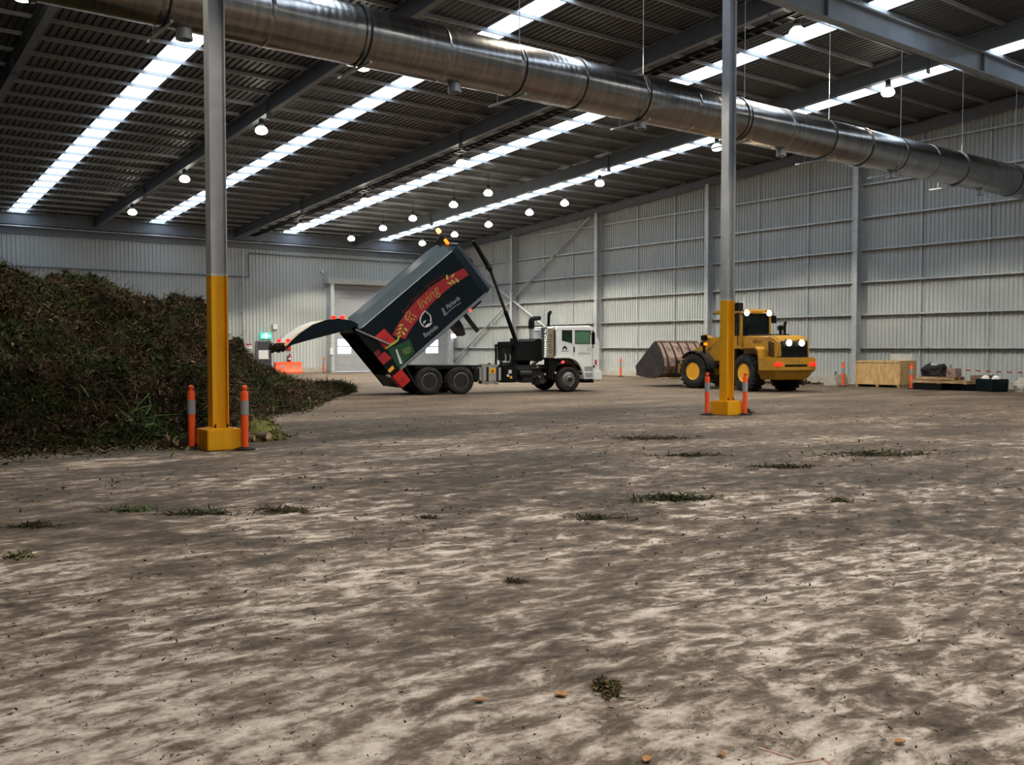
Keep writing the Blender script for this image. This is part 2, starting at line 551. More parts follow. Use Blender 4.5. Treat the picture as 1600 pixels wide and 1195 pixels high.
for i, (a, b) in enumerate(SKYLIGHTS):
    o = MB().add([(a - .02, Y0, roof_z(Y0) + .02), (b + .02, Y0, roof_z(Y0) + .02), (b + .02, Y1, roof_z(Y1) + .02), (a - .02, Y1, roof_z(Y1) + .02)], [(0, 1, 2, 3)]).build('window_%d' % (i + 1), M['pane'])
    tag(o, ['translucent skylight strip at the left edge of the roof', 'translucent skylight strip, second from the left', 'translucent skylight strip, third from the left, beside the cable tray',
            'translucent skylight strip nearest the ribbed right wall'][i], 'skylight', kind='structure')

# walls
def sheet_x(x, ya, yb, zt, flip):      # wall in a plane of constant X
    pr = corr(ya, yb, .2, .05)
    n = len(pr)
    vs = [(x + flip * d, y_, z) for z in (0, 1) for y_, d in pr]
    vs = [(a, b, (zt(b) if z else -.05)) for a, b, z in vs]
    return MB().add(vs, [(k, k + 1, n + k + 1, n + k) for k in range(n - 1)])
wr = sheet_x(XR, Y0, Y1 + .3, lambda y_: roof_z(y_) + .05, -1).build('wall_right', M['sheet'])
tag(wr, 'ribbed metal right wall with horizontal girts', 'wall', kind='structure')
wl = sheet_x(XL, Y0, Y1 + .3, lambda y_: roof_z(y_) + .05, 1).build('wall_left', M['sheet'])
tag(wl, 'ribbed metal left wall', 'wall', kind='structure')
DX0, DX1, DZ = 30.75, 40.85, 6.55
mb = MB()
for a, b, z0 in ((XL, DX0, -.05), (DX0, DX1, DZ), (DX1, XR + .1, -.05)):
    pr = corr(a, b, .25, .05)
    n = len(pr)
    vs = [(x, Y1 - d, z) for z in (z0, roof_z(Y1) + .05) for x, d in pr]
    mb.add(vs, [(k, k + 1, n + k + 1, n + k) for k in range(n - 1)])
wb = mb.build('wall_back', M['sheet'])
tag(wb, 'ribbed metal back wall with roller door', 'wall', kind='structure')
pr = corr(XL, XR + .3, .25, .035)
n = len(pr)
wf = MB().add([(x, Y0 + d, z) for z in (-.05, roof_z(Y0) + .05) for x, d in pr], [(k, k + 1, n + k + 1, n + k) for k in range(n - 1)]).build('wall_front', M['sheet'])
tag(wf, 'ribbed metal front wall', 'wall', kind='structure')
GZ = [1.83, 3.45, 5.05, 6.62, 8.2, 9.8, 11.4, 13.0]
for z in GZ:
    ye = min(Y1, Y1 - (z + .45 - 10.05) / SL) if z > 9.5 else Y1
    mb = MB()
    mb.box(XR - .22, XR - .03, Y0, ye, z - .012, z + .012)
    mb.box(XR - .225, XR - .2, Y0, ye, z - .07, z + .012)
    mb.build('girt', M['galv'], wr)
for y in [26.82 + 9.37 * k + q for k in range(-1, 4) for q in (3.1, 6.25)]:
    if y < Y1 - .5: MB().box(XR - .10, XR - .05, y - .03, y + .03, 0.1, roof_z(y) - .4).build('girt_bridging', M['galv'], wr)
o = MB().box(XL, XR - .4, Y1 - .10, Y1 - .045, 8.66, 9.16).build('eave_shade_strip', M['steel_dark'])  # dark strip added in place of the shadow band under the eave
tag(o, 'dark strip standing in for the shade on the back wall below the eave beam', 'painted shade', kind='structure')
o = MB().box(XL, DX0 - .35, Y1 - .12, Y1 - .02, 0, .32).build('baseboard_back', M['concrete'])
tag(o, 'pale concrete kerb along the foot of the back wall', 'kerb', kind='structure')
o = MB().box(XR - .2, XR - .02, Y0, Y1 - .1, 0, .3).build('baseboard_right', M['concrete'])
tag(o, 'pale concrete kerb along the foot of the right wall', 'kerb', kind='structure')

def ibeam(mb, p0, p1, wd, dp, tf, tw, mi=0):
    """I-beam between two points on its top centre line, web vertical"""
    p0, p1 = Vector(p0), Vector(p1)
    d = (p1 - p0).normalized()
    s = d.cross(Vector((0, 0, 1))).normalized()
    prof = [(-wd / 2, 0), (wd / 2, 0), (wd / 2, -tf), (tw / 2, -tf), (tw / 2, -dp + tf), (wd / 2, -dp + tf), (wd / 2, -dp), (-wd / 2, -dp), (-wd / 2, -dp + tf), (-tw / 2, -dp + tf), (-tw / 2, -tf), (-wd / 2, -tf)]
    n = len(prof)
    vs = [p + s * a + Vector((0, 0, b)) for p in (p0, p1) for a, b in prof]
    mb.add(vs, [tuple(range(n))[::-1], tuple(range(n, 2 * n))] + [(i, (i + 1) % n, n + (i + 1) % n, n + i) for i in range(n)], mi)
    return mb

# rafters
RAF = [(5.7, 'leftmost sloping steel rafter, at the left edge of the photo'), (14.6, 'sloping steel rafter just right of the grey column near the green waste'), (23.6, 'sloping steel rafter beside the cable tray'),
       (32.6, 'sloping steel rafter nearest the right wall, lit by two lamp rows')]
for x, lab in RAF:
    t = thing('steel_rafter', lab, 'beam', (x, Y1 - .3, 0), group='sloping roof rafters', kind='thing')
    mb = MB()
    ibeam(mb, (0, Y0 + .3 - (Y1 - .3), roof_z(Y0 + .3) - .17), (0, 0, roof_z(Y1 - .3) - .17), .24, .60, .022, .03)
    mb.build('beam', M['steel_dark'], t)
    for y in (18.4, 35.3, 52.2):
        MB().box(-.10, .10, y - .02 - Y1 + .3, y + .02 - Y1 + .3, roof_z(y) - .98, roof_z(y) - .24).build('splice_plate', M['steel_dark'], t)
# gable rafter along the top of the right wall
o = ibeam(MB(), (41.3, Y0 + .3, roof_z(Y0) - .21), (41.3, Y1 - .3, roof_z(Y1 - .3) - .21), .2, .42, .02, .03).build('steel_rafter', M['steel_dark'])
tag(o, 'steel edge beam following the roof slope along the right wall top', 'beam', kind='thing')
# girder across the hall carried by the two columns
t = thing('steel_girder', 'deep grey steel girder crossing from the right column to the right wall', 'beam', (19.67, 16.5, 11.3), kind='thing')
mb = ibeam(MB(), (-33.6, 0, .65), (21.82, 0, .65), .3, .70, .028, .03)
mb.build('beam', M['steel'], t)
for x in (5.7, 14.6, 23.6, 32.6):
    MB().box(x - .012 - 19.67, x + .012 - 19.67, -.14, .14, -.02, .62).build('stiffener', M['steel_dark'], t)
    MB().box(x - .1 - 19.67, x + .1 - 19.67, -.1, .1, .65, .80).build('bearing_block', M['steel_dark'], t)
# eave beam and pipe
o = ibeam(MB(), (XL, 62.95, 9.86), (41.2, 62.95, 9.86), .26, .68, .022, .03).build('eave_beam', M['steel_dark'])
tag(o, 'long steel eave beam along the top of the back wall', 'beam', kind='thing')
t = thing('eave_pipe', 'thin pipe hung below the eave beam of the back wall', 'pipe', (10, 62.7, 9.05))
MB().tube([(-24, 0, 0), (31, 0, 0)], .035, 8).build('pipe', M['galv'], t)
for k in range(14):
    x = -8 + k * 2.9
    MB().box(x - .012, x + .012, -.012, .012, .02, .16).build('pipe_hanger', M['galv'], t)

# gable columns
for i, (y, lab) in enumerate([(26.82, 'grey wall column on the right wall above the plywood crate'), (36.33, 'grey wall column on the right wall behind the yellow column and loader'),
                         (45.74, 'grey wall column on the right wall just right of the white truck cab'), (54.94, 'grey wall column on the right wall behind the truck exhaust, where the braces cross')]):
    t = thing('wall_column', lab, 'column', (41.30, y, 0), group='steel columns of the right wall', kind='thing')
    MB().prism(hsec(0, 0, .40, .26, .018, .02), 'z', 0, roof_z(y) - .55).build('shaft', M['galv'], t)
    MB().box(-.26, .21, -.18, .18, 0, .03).build('base_plate', M['galv'], t)
    MB().box(-.05, .10, .13, .45, 4.97, 5.03).build('tie_bracket', M['galv'], t)

def brace(a, b, lab):
    mb = MB().tube([a, b], .075, 8)
    o = mb.build('diagonal_brace', M['galv'], smooth=True)
    tag(o, lab, 'brace', 'diagonal braces on the right wall', 'thing')
brace((41.43, 45.95, 10.85), (41.43, 63.1, .65), 'steel brace rising to the right across the right wall')
brace((41.28, 45.95, .55), (41.28, 63.0, 9.45), 'steel brace falling to the right behind the hoist ram and exhaust')

# the two hall columns
def hall_column(x, y, lab, boll, conduit):
    t = thing('hall_column', lab, 'column', (x, y, 0), group='columns with yellow bases', kind='thing')
    MB().prism(hsec(0, 0, .29, .25, .018, .016), 'z', 3.1, 11.30).build('shaft', M['column'], t)
    o = MB().prism(hsec(0, 0, .292, .252, .02, .018), 'z', .37, 3.06).build('painted_section', M['yellow'], t)
    o['label'] = 'yellow painted lower section'
    MB().prism(hsec(0, 0, .294, .254, .021, .019), 'z', 3.06, 3.105).build('pale_band', M['white_dull'], t)
    MB().box(-.3, .3, -.3, .3, 0, .37).build('plinth', M['yellow'], t, bevel=.015)
    MB().box(-.2, .2, -.19, .19, .37, .39).build('base_plate', M['yellow'], t)
    for sx in (-.11, .11):
        MB().lathe((sx, -.15, .39), 'z', [(.018, 0), (.018, .06)], 8).build('anchor_bolt', M['dark_metal'], t)
    if conduit:
        MB().tube([(.13, -.09, 11.2), (.13, -.09, 3.2), (.16, -.13, 3.0), (.24, -.17, 2.9)], .014, 8).build('conduit', M['galv'], t)
        MB().box(.16, .36, -.24, -.1, 2.78, 3.0).build('junction_box', M['dark_metal'], t)
    return t
hall_column(5.8, 16.42, 'steel column with yellow base beside the green waste heap', 0, 0)
hall_column(19.72, 16.68, 'steel column with yellow base in front of the wheel loader', 0, 1)

# ---------------------------------------------------------------- bollards
def make_bollard(name, lab, group, grey=True):
    t = thing(name, lab, 'bollard', group=group)
    MB().lathe((0, 0, 0), 'z', [(.19, 0), (.19, .02), (.07, .05)], 8).build('foot', M['black_rubber'], t)
    MB().lathe((0, 0, 0), 'z', [(.058, .03), (.062, .5), (.066, 1.0), (.06, 1.03)], 20).build('post', M['orange'], t, smooth=True)
    MB().lathe((0, 0, 0), 'z', [(.0665, .62), (.0695, .62), (.0705, .87), (.0675, .87)], 20, close=True).build('reflective_band', M['reflect'], t, smooth=True)
    MB().lathe((0, 0, 0), 'z', [(.022, 1.02), (.026, 1.05), (.045, 1.075), (.05, 1.10), (.045, 1.125), (.01, 1.135)], 16).build('top_knob', M['orange'], t, smooth=True)
    return t
b0 = make_bollard('bollard', 'orange bollard in front of the yellow column base beside the green waste', 'orange bollards')
b0.location = (6.13, 16.03, 0)
for loc, lab in [((5.42, 16.72, 0), 'orange bollard partly hidden behind the yellow column at the green waste'),
                 ((19.20, 16.90, 0), 'orange bollard left of the yellow column in front of the loader'),
                 ((20.02, 16.30, 0), 'orange bollard right of the yellow column in front of the loader'),
                 ((38.15, 25.42, 0), 'orange bollard at the left end of the plywood crate'),
                 ((38.17, 22.07, 0), 'orange bollard between the plywood crate and pallets'),
                 ((40.3, 42.5, 0), 'orange bollard at the right wall between truck cab and loader bucket'),
                 ((29.7, 62.2, 0), 'orange bollard left of the roller door')]:
    dup(b0, loc, lab)

# ---------------------------------------------------------------- duct
DY, DZc, DR = 18.35, 8.5, .62
t = thing('ventilation_duct', 'big round metal duct crossing the hall under the roof', 'duct', (19, DY, DZc))
coll = [-9.0, -2.9, 3.3, 9.55, 15.7, 21.9, 28.2, 34.4, 41.0]
for a, b in zip(coll[:-1], coll[1:]):
    mb = MB()
    prof = [(DR, a - 19), (DR, a - 18.95)]
    for k in (1, 2):
        s_ = a + (b - a) * k / 3 - 19
        prof += [(DR, s_ - .06), (DR, s_ - .02), (DR + .008, s_ - .008), (DR + .008, s_ + .008), (DR, s_ + .02), (DR, s_ + .06)]
    # flexible-looking swaged rings just ahead of each collar
    e = b - 19
    prof += [(DR, e - 1.35)]
    for k in range(7, 0, -1):
        s_ = e - .12 - k * .16
        prof += [(DR, s_ - .05), (DR + .003, s_), (DR, s_ + .05)]
    prof.append((DR, e))
    mb.lathe((0, 0, 0), 'x', prof, 72)
    mb.build('duct_section', M['duct'], t, smooth=True)
for x in coll[1:]:
    MB().lathe((x - 19, 0, 0), 'x', [(DR, -.035), (DR + .035, -.035), (DR + .035, .035), (DR, .035)], 72, close=True).build('collar', M['duct'], t)
for k in range(-2, 8):
    x = 9.63 + 4.13 * k - 19
    MB().lathe((x, 0, 0), 'x', [(DR, -.02), (DR + .012, -.02), (DR + .012, .02), (DR, .02)], 72, close=True).build('hanger_strap', M['dark_metal'], t)
    zt = roof_z(DY) - DZc - .1
    MB().tube([(x, -.30, .56), (x, -.30, zt)], .011, 6).build('hanger_rod', M['galv'], t)
    MB().box(x - .025, x + .025, -.55, .95, -.70, -.655).build('trapeze_bar', M['galv'], t)
for x in (5.9, 12.1, 18.1, 24.15, 30.3, 36.4):
    mb = MB().lathe((x - 19, 0, 0), 'z', [(.15, -.58), (.15, -.74), (.16, -.74), (.16, -.80), (.13, -.80), (.13, -.6)], 24, close=True)
    mb.build('outlet_spigot', M['galv'], t, smooth=True)
t = thing('conduit_pipe', 'thin conduit running under the round duct', 'pipe', (19, 18.95, 8.27))
MB().tube([(-29, 0, 0), (22.4, 0, 0)], .02, 8).build('pipe', M['galv'], t)
for k in range(-2, 8):
    x = 9.63 + 4.13 * k - 19
    MB().box(x - .01, x + .01, -.01, .01, -.42, -.01).build('pipe_support', M['galv'], t)
# cable tray under the third rafter
t = thing('cable_tray', 'long black cable tray running along the sloping rafter', 'cable tray', (24.35, 60, 0))
for k, dx in enumerate((-.18, .18)):
    mb = MB().add([(dx - .015, Yq - 60, roof_z(Yq) - .80 + zz) for Yq in (17, 62) for zz in (0, .09)] + [(dx + .015, Yq - 60, roof_z(Yq) - .80 + zz) for Yq in (17, 62) for zz in (0, .09)],
                  [(0, 1, 3, 2), (4, 5, 7, 6), (0, 2, 6, 4), (1, 3, 7, 5), (0, 1, 5, 4), (2, 3, 7, 6)])
    mb.build('tray_rail', M['dark_metal'], t)
r0 = None
for k in range(90):
    yq = 17.2 + k * .5
    if r0 is None: r0 = MB().box(-.17, .17, -.06, .06, 0, .02).build('tray_rung', M['dark_metal'], t)
    o = r0 if k == 0 else r0.copy()
    if k: COL.objects.link(o)
    o.location = (0, yq - 60, roof_z(yq) - .79)
mb = MB()
for k in range(3):
    mb.tube([(-.1 + .1 * k, 17 - 60, roof_z(17) - .74), (-.1 + .1 * k, 2, roof_z(62) - .74)], .025, 6)
mb.build('cables', M['black_rubber'], t)
for yq in (20, 26, 32, 38, 44, 50, 56, 61):
    MB().box(-.01, .01, yq - 60 - .01, yq - 60 + .01, roof_z(yq) - .72, roof_z(yq) - .02).build('tray_hanger', M['galv'], t)

# ---------------------------------------------------------------- high bay lamps
for m_ in ('work_lens', 'em_white', 'em_red', 'em_redhot', 'em_amber', 'amber_hot', 'em_green', 'em_exitwhite'):
    M[m_].cycles.emission_sampling = 'NONE'
def make_lamp(lab, stem=True):
    t = thing('high_bay_light', lab, 'lamp', group='round high-bay lamps')
    MB().lathe((0, 0, 0), 'z', [(.14, .20), (.13, .23), (.11, .30), (.10, .31)], 24).build('collar', M['galv'], t, smooth=True)
    MB().lathe((0, 0, 0), 'z', [(.10, .31), (.10, .48), (.05, .50)], 16).build('ballast_housing', M['dark_metal'], t)
    MB().lathe((0, 0, 0), 'z', [(.06, -.10), (.17, -.07), (.235, .0), (.24, .06), (.20, .15), (.14, .205)], 24).build('glowing_bowl', M['lens'], t, smooth=True)
    if stem: MB().tube([(0, 0, .49), (0, 0, 1.14)], .012, 6).build('stem', M['dark_metal'], t)
    else: MB().box(-.05, .05, -.05, .05, .49, .515).build('mounting_clip', M['dark_metal'], t)
    return t
LAMPS = [(4.7, 27.7, 'high-bay lamp cut by the top left edge of the photo'),
         (14.55, 27.5, 'high-bay lamp right of the second rafter, just under the duct'), (14.65, 36.4, 'high-bay lamp second down the left lamp row'),
         (14.75, 45.6, 'high-bay lamp third down the left lamp row'), (14.75, 54.7, 'high-bay lamp lowest in the left lamp row, by the back wall'),
         (24.75, 27.7, 'high-bay lamp on the third skylight, just under the duct'), (24.85, 36.8, 'high-bay lamp second along the cable tray'),
         (24.9, 46.5, 'high-bay lamp third along the cable tray'), (24.95, 55.4, 'high-bay lamp lowest along the cable tray, by the back wall'),
         (33.0, 20.3, 'high-bay lamp above the duct, beside the right column'), (33.5, 28.7, 'high-bay lamp peeking out left of the column in front of the loader'), (33.7, 37.2, 'high-bay lamp between the fourth skylight and the wall column'),
         (29.8, 41.9, 'high-bay lamp highest of the row left of the last rafter'), (29.85, 45.4, 'high-bay lamp second of the row left of the last rafter'),
         (29.9, 49.7, 'high-bay lamp third of the row left of the last rafter'), (29.9, 54.1, 'high-bay lamp fourth of the row left of the last rafter'),
         (29.9, 58.2, 'high-bay lamp farthest of the row left of the last rafter'),
         (35.4, 42.1, 'high-bay lamp nearest the right wall braces'), (35.3, 45.3, 'high-bay lamp second along the row by the right wall'),
         (35.4, 49.4, 'high-bay lamp above the raised tipper front, by the right wall'), (35.5, 54.2, 'high-bay lamp behind the raised tipper top'),
         (35.4, 57.6, 'high-bay lamp farthest along the row by the right wall')]
l0 = lr0 = None
def lamp_light(x, y, z, wt=1.0):
    d = bpy.data.lights.new('lamp_light', 'SPOT')
    d.energy = LAMP_W * wt
    d.color = (1, .92, .76)
    d.spot_size = rad(122); d.spot_blend = .2
    d.shadow_soft_size = .2
    o = bpy.data.objects.new('lamp_light', d)
    COL.objects.link(o)
    o.location = (x, y, z)
for x, y, lab in LAMPS:
    k_ = (y - Y0 - .6) / 1.6
    if abs(k_ - round(k_)) < .2: y += .33 * (1 if k_ > round(k_) else -1)
    under = abs(x - 14.65) < .2 or abs(x - 32.8) < .5        # fixed straight to a rafter
    z = roof_z(y) - (1.285 if under else 1.16)
    if under:
        x = 14.6 if x < 20 else 32.6
        if lr0 is None: lr0 = make_lamp(lab, False); lr0.location = (x, y, z)
        else: dup(lr0, (x, y, z), lab)
    elif l0 is None:
        l0 = make_lamp(lab); l0.location = (x, y, z)
    else: dup(l0, (x, y, z), lab)
    lamp_light(x, y, z - .12, .75 if (y > 40 and x > 28) else (1.1 if x > 32 else 1))
# lamps of the same rows on the near side, out of view
for x in (4.7, 15.1, 24.8, 33.4):
    for y in ((18.3, 9.2, 0, -9.2) if x < 33 else (9.2, 0, -9.2)):
        z = roof_z(y) - 1.16
        dup(l0, (x, y, z), 'high-bay lamp of the near rows, outside the photo', group='high-bay lamps outside the photo')
        lamp_light(x, y, z - .12, 1.1 if x > 33 else 1)

# ---------------------------------------------------------------- roller door
t = thing('door_1', 'wide grey roller door with window slots in the back wall', 'roller door', ((DX0 + DX1) / 2, 63.2, 0), kind='structure')
cx = (DX0 + DX1) / 2
wins = [(31.3, 32.4), (35.2, 36.3), (38.9, 40.05)]
rows = [(1.37, 1.84), (1.94, 2.42)]
mb = MB()
xsp = [DX0] + [v for w_ in wins for v in w_] + [DX1]
zsp = [0.02] + [v for r_ in rows for v in r_] + [DZ]
for i in range(len(xsp) - 1):
    for j in range(len(zsp) - 1):
        if i % 2 == 1 and j % 2 == 1: continue
        mb.box(xsp[i] - cx, xsp[i + 1] - cx, -.03, .03, zsp[j], zsp[j + 1])
mb.build('door_curtain', M['door_grey'], t)
for k in range(10):
    z = .5 + k * .62
    if not any(a - .05 < z < b + .05 for a, b in rows): MB().box(DX0 - cx, DX1 - cx, -.045, -.03, z - .012, z + .012).build('wind_bar', M['door_grey'], t)
for a, b in wins:
    for c_, d_ in rows:
        MB().box(a - cx, b - cx, -.008, .008, c_, d_).build('window_pane', M['clear'], t)
for x in (DX0 - .28, DX1):
    MB().box(x - cx, x + .28 - cx, -.62, .05, 0, DZ + .3).build('side_guide', M['galv'], t)
MB().box(DX0 - .5 - cx, DX1 + .1 - cx, -.70, .05, DZ - .08, DZ + .32).build('drum_housing', M['white_dull'], t)
MB().box(DX0 - cx, DX1 - cx, -.16, -.03, DZ - .42, DZ - .08).build('lintel_seal', M['door_grey'], t)
# personnel door
t = thing('door_2', 'dark exit door with a white notice in the back wall', 'door', (25.62, 63.25, 0), kind='structure')
MB().box(-.50, .50, -.04, .04, .02, 2.2).build('door_leaf', M['door_dark'], t)
for sx in (-.56, .5): MB().box(sx, sx + .06, -.07, .05, 0, 2.26).build('door_frame', M['steel_dark'], t)
MB().box(-.56, .56, -.07, .05, 2.2, 2.26).build('door_frame', M['steel_dark'], t)
MB().box(-.40, .32, -.052, -.042, 1.0, 1.62).build('notice', M['paper'], t)
MB().tube([(.40, -.05, 1.0), (.40, -.11, 1.0), (.28, -.11, 1.0)], .015, 8).build('door_handle', M['galv'], t)
t = thing('exit_sign', 'lit green exit sign above the dark door', 'sign', (25.78, 63.30, 2.42))
MB().box(-.40, .40, -.05, .05, 0, .42).build('light_box', M['em_green'], t)
MB().box(-.09, .13, -.056, -.051, .03, .39).build('white_panel', M['em_exitwhite'], t)
mb = MB()   # running figure pictogram
mb.lathe((-.22, -.053, .32), 'y', [(.035, -.003), (.035, .003)], 12)
for q in ([(-.25, .28), (-.19, .28), (-.23, .15), (-.29, .15)], [(-.24, .17), (-.28, .15), (-.33, .05), (-.30, .04)], [(-.25, .16), (-.22, .16), (-.17, .10), (-.20, .03), (-.23, .04), (-.205, .10)], [(-.19, .27), (-.12, .2), (-.14, .18), (-.2, .235)]):
    mb.prism(q, 'y', -.056, -.051)
mb.build('running_figure', M['em_exitwhite'], t)
MB().prism([(.2, .18), (.28, .18), (.28, .11), (.37, .21), (.28, .31), (.28, .24), (.2, .24)], 'y', -.056, -.051).build('arrow', M['em_exitwhite'], t)
o = MB().box(26.3, 26.62, 63.18, 63.34, 3.08, 3.46).build('wall_box', M['white'], bevel=.02)
tag(o, 'small white box on the back wall right of the exit sign', 'box')
t = thing('warning_sign', 'small white sign with red heading left of the dark door', 'sign', (24.55, 63.32, 1.72))
MB().box(-.24, .24, -.012, .01, 0, .38).build('sign_board', M['paper'], t)
MB().box(-.22, .22, -.016, -.012, .25, .36).build('red_heading', M['red_bright'], t)
mb = MB()
for k in range(3): mb.box(-.18, .16 - .05 * k, -.015, -.012, .19 - k * .07, .21 - k * .07)
mb.build('small_print', M['greytext'], t)
t = thing('hose_reel', 'round red hose reel on the back wall behind the heap', 'hose reel', (23.55, 63.1, 1.85))
MB().lathe((0, 0, 0), 'y', [(.20, -.12), (.34, -.12), (.36, -.10), (.36, -.08), (.22, -.07), (.22, .07), (.36, .08), (.36, .10), (.2, .12)], 32).build('drum', M['hose'], t, smooth=True)
MB().lathe((0, 0, 0), 'y', [(.10, -.125), (.10, -.135)], 20).build('hub_plate', M['paper'], t)
MB().box(-.05, .05, .10, .26, -.3, .3).build('bracket', M['dark_metal'], t)
t = thing('fire_extinguisher', 'red fire extinguisher on the back wall above the orange barrier', 'fire extinguisher', (27.5, 63.17, .72))
MB().lathe((0, 0, 0), 'z', [(.09, 0), (.10, .03), (.10, .45), (.06, .54), (.03, .57)], 20).build('cylinder', M['red_bright'], t, smooth=True)
MB().lathe((0, 0, 0), 'z', [(.103, .22), (.103, .36)], 20).build('label_band', M['paper'], t, smooth=True)
MB().box(-.03, .06, -.04, .04, .57, .64).build('valve', M['black'], t)
MB().tube([(.05, 0, .6), (.12, -.03, .5), (.11, -.05, .2)], .015, 6).build('hose', M['black_rubber'], t)
MB().box(-.1, .1, .09, .16, .1, .5).build('wall_bracket', M['dark_metal'], t)
o = MB().box(27.30, 27.68, 63.30, 63.34, 1.62, 1.92).build('extinguisher_sign', M['red_bright'])
tag(o, 'small red plate on the back wall above the extinguisher', 'sign')
t = thing('water_barrier', 'orange plastic barrier standing beyond the green waste heap', 'barrier', (26.7, 61.6, 0))
MB().prism([(-.25, 0), (.25, 0), (.25, .12), (.09, .32), (.07, .80), (-.07, .80), (-.09, .32), (-.25, .12)], 'x', -1.0, 1.0).build('body', M['orange'], t, bevel=.02)
for sx in (-.6, .3): MB().box(sx, sx + .35, -.09, .09, .45, .58).build('reflective_panel', M['reflect'], t)
o = MB().box(30.32, 30.55, 62.42, 62.56, 1.28, 1.80).build('control_box', M['white'], bevel=.02)
tag(o, 'white control box left of the roller door', 'box')
o = MB().box(30.02, 30.22, 63.18, 63.34, 8.0, 8.2).build('door_sensor', M['white'])
o.location = (0, 0, -.75)
tag(o, 'small white sensor on the back wall above the door corner', 'sensor')
t = thing('emergency_light', 'twin-headed emergency light below the roller door housing', 'lamp', (35.9, 62.55, 6.22))
MB().box(-.18, .18, -.05, .1, .08, .28).build('housing', M['galv'], t)
for sx in (-.15, .15): MB().lathe((sx, -.06, .0), 'y', [(.06, .10), (.11, 0), (.11, -.02)], 16).build('lamp_head', M['em_white'], t)
t = thing('wall_light', 'round white lamp beside the roller door right jamb', 'lamp', (41.12, 62.45, 2.72))
MB().lathe((0, 0, 0), 'y', [(.1, .12), (.14, 0), (.15, -.04), (.09, -.08)], 20).build('lens', M['em_white'], t)
MB().box(-.05, .05, .1, .9, -.05, .05).build('bracket', M['galv'], t)
t = thing('downpipe', 'vertical pipe on the back wall right of the left column', 'pipe', (24.1, 63.09, 0))
MB().tube([(0, 0, .32), (0, 0, 8.5)], .055, 10).build('pipe', M['galv'], t)
for z in (1.5, 4.2, 6.2): MB().box(-.09, .09, -.07, .215, z - .03, z + .03).build('pipe_clip', M['galv'], t)
t = thing('wall_conduit', 'dark conduit stepping along the back wall', 'pipe', (10, 63.26, 6.7))
MB().tube([(-24, 0, 0), (14.55, 0, 0), (14.6, 0, .02), (14.6, 0, 1.62), (14.65, 0, 1.66), (30, 0, 1.66)], .045, 8).build('pipe', M['steel_dark'], t)
for x in (-6, 0, 6, 12, 19, 25): MB().box(x - .04, x + .04, -.05, .08, (-.06 if x < 14 else 1.6), (.06 if x < 14 else 1.72)).build('pipe_clip', M['galv'], t)

# ================================================================ tipper truck (x forward, near side is -y)
T = thing('tipper_truck', 'white-cab tipper truck with raised dark green waste body', 'truck', (19.77, 31.39, 0), rad(-13))
mb = MB()
for sy in (-.42, .36): mb.box(-1.62, 6.3, sy, sy + .07, .80, 1.09)
for x in (-1.55, -.1, 1.2, 2.6, 3.9, 5.6): mb.box(x, x + .1, -.36, .36, .84, 1.05)
mb.box(-1.66, -1.5, -.62, .62, .82, 1.12)
mb.build('chassis', M['black'], T)
MB().box(-1.15, 1.12, -.95, .95, .98, 1.12).build('deck', M['black'], T)
# wheels
def wheel(x, ya, yb, r, front=False, rim='dull'):
    s = 1 if yb > ya else -1                      # ya outer face
    wdt = abs(yb - ya)
    P = lambda lst: [(q, s * h) for q, h in lst]
    mb = MB().lathe((x, ya, r), 'y', P([(.30, .03), (.36, 0), (r * .86, .0), (r * .95, .015), (r, .05), (r, wdt - .05), (r * .95, wdt - .015), (r * .86, wdt), (.36, wdt), (.30, wdt - .03)]), 44, close=True)
    o = mb.build('wheel', M['tyre'], T, smooth=True)
    if front:
        pr = P([(.30, .03), (.285, .02), (.27, .03), (.25, -.01), (.20, -.03), (.15, -.03), (.14, -.08), (.10, -.10), (.02, -.10)])
        MB().lathe((x, ya, r), 'y', pr, 36).build('rim', M['chrome'], o, smooth=True)
        mb = MB()
        for k in range(10):
            a = 2 * PI * k / 10
            mb.lathe((x + .175 * math.cos(a), ya, r + .175 * math.sin(a)), 'y', P([(.018, -.02), (.018, -.06)]), 8)
        mb.build('wheel_nuts', M['dark_metal'], o)
        MB().lathe((x, ya, r), 'y', P([(.10, -.09), (.09, -.13), (.03, -.14)]), 20).build('hub', M['dark_metal'], o, smooth=True)
    else:
        pr = P([(.31, .025), (.29, .02), (.275, .05), (.265, .17), (.2, .18), (.16, .17), (.155, .04), (.13, .02), (.02, .02)])
        MB().lathe((x, ya, r), 'y', pr[:3] , 36).build('rim', M['chrome'], o, smooth=True)
        MB().lathe((x, ya, r), 'y', [(.282, s * .012)] + pr[4:], 30).build('hub', M['dark_rim'], o, smooth=True)
    return o
for x in (-.66, .62):
    for ya, yb in ((-1.24, -.96), (-.94, -.66), (1.24, .96), (.94, .66)): wheel(x, ya, yb, .53)
for ya, yb in ((-1.24, -.94), (1.24, .94)): wheel(5.27, ya, yb, .515, True)
mb = MB()
for x in (-.66, .62): mb.tube([(x, -.9, .53), (x, .9, .53)], .09, 10); mb.lathe((x, 0, .53), 'x', [(.1, -.25), (.22, -.12), (.22, .12), (.1, .25)], 16)
mb.tube([(5.27, -.9, .5), (5.27, .9, .5)], .07, 10)
mb.tube([(.62, 0, .55), (4.2, 0, .75)], .06, 8)
mb.box(-.9, .9, -.60, -.48, .66, .80); mb.box(-.9, .9, .48, .60, .66, .80)
mb.build('axles', M['dark_metal'], T)
for sy in (-1.22, .80): MB().prism([(-1.64, 1.08), (-1.60, 1.10), (-1.16, .36), (-1.20, .34)], 'y', sy, sy + .42).build('mud_flap', M['black_rubber'], T)
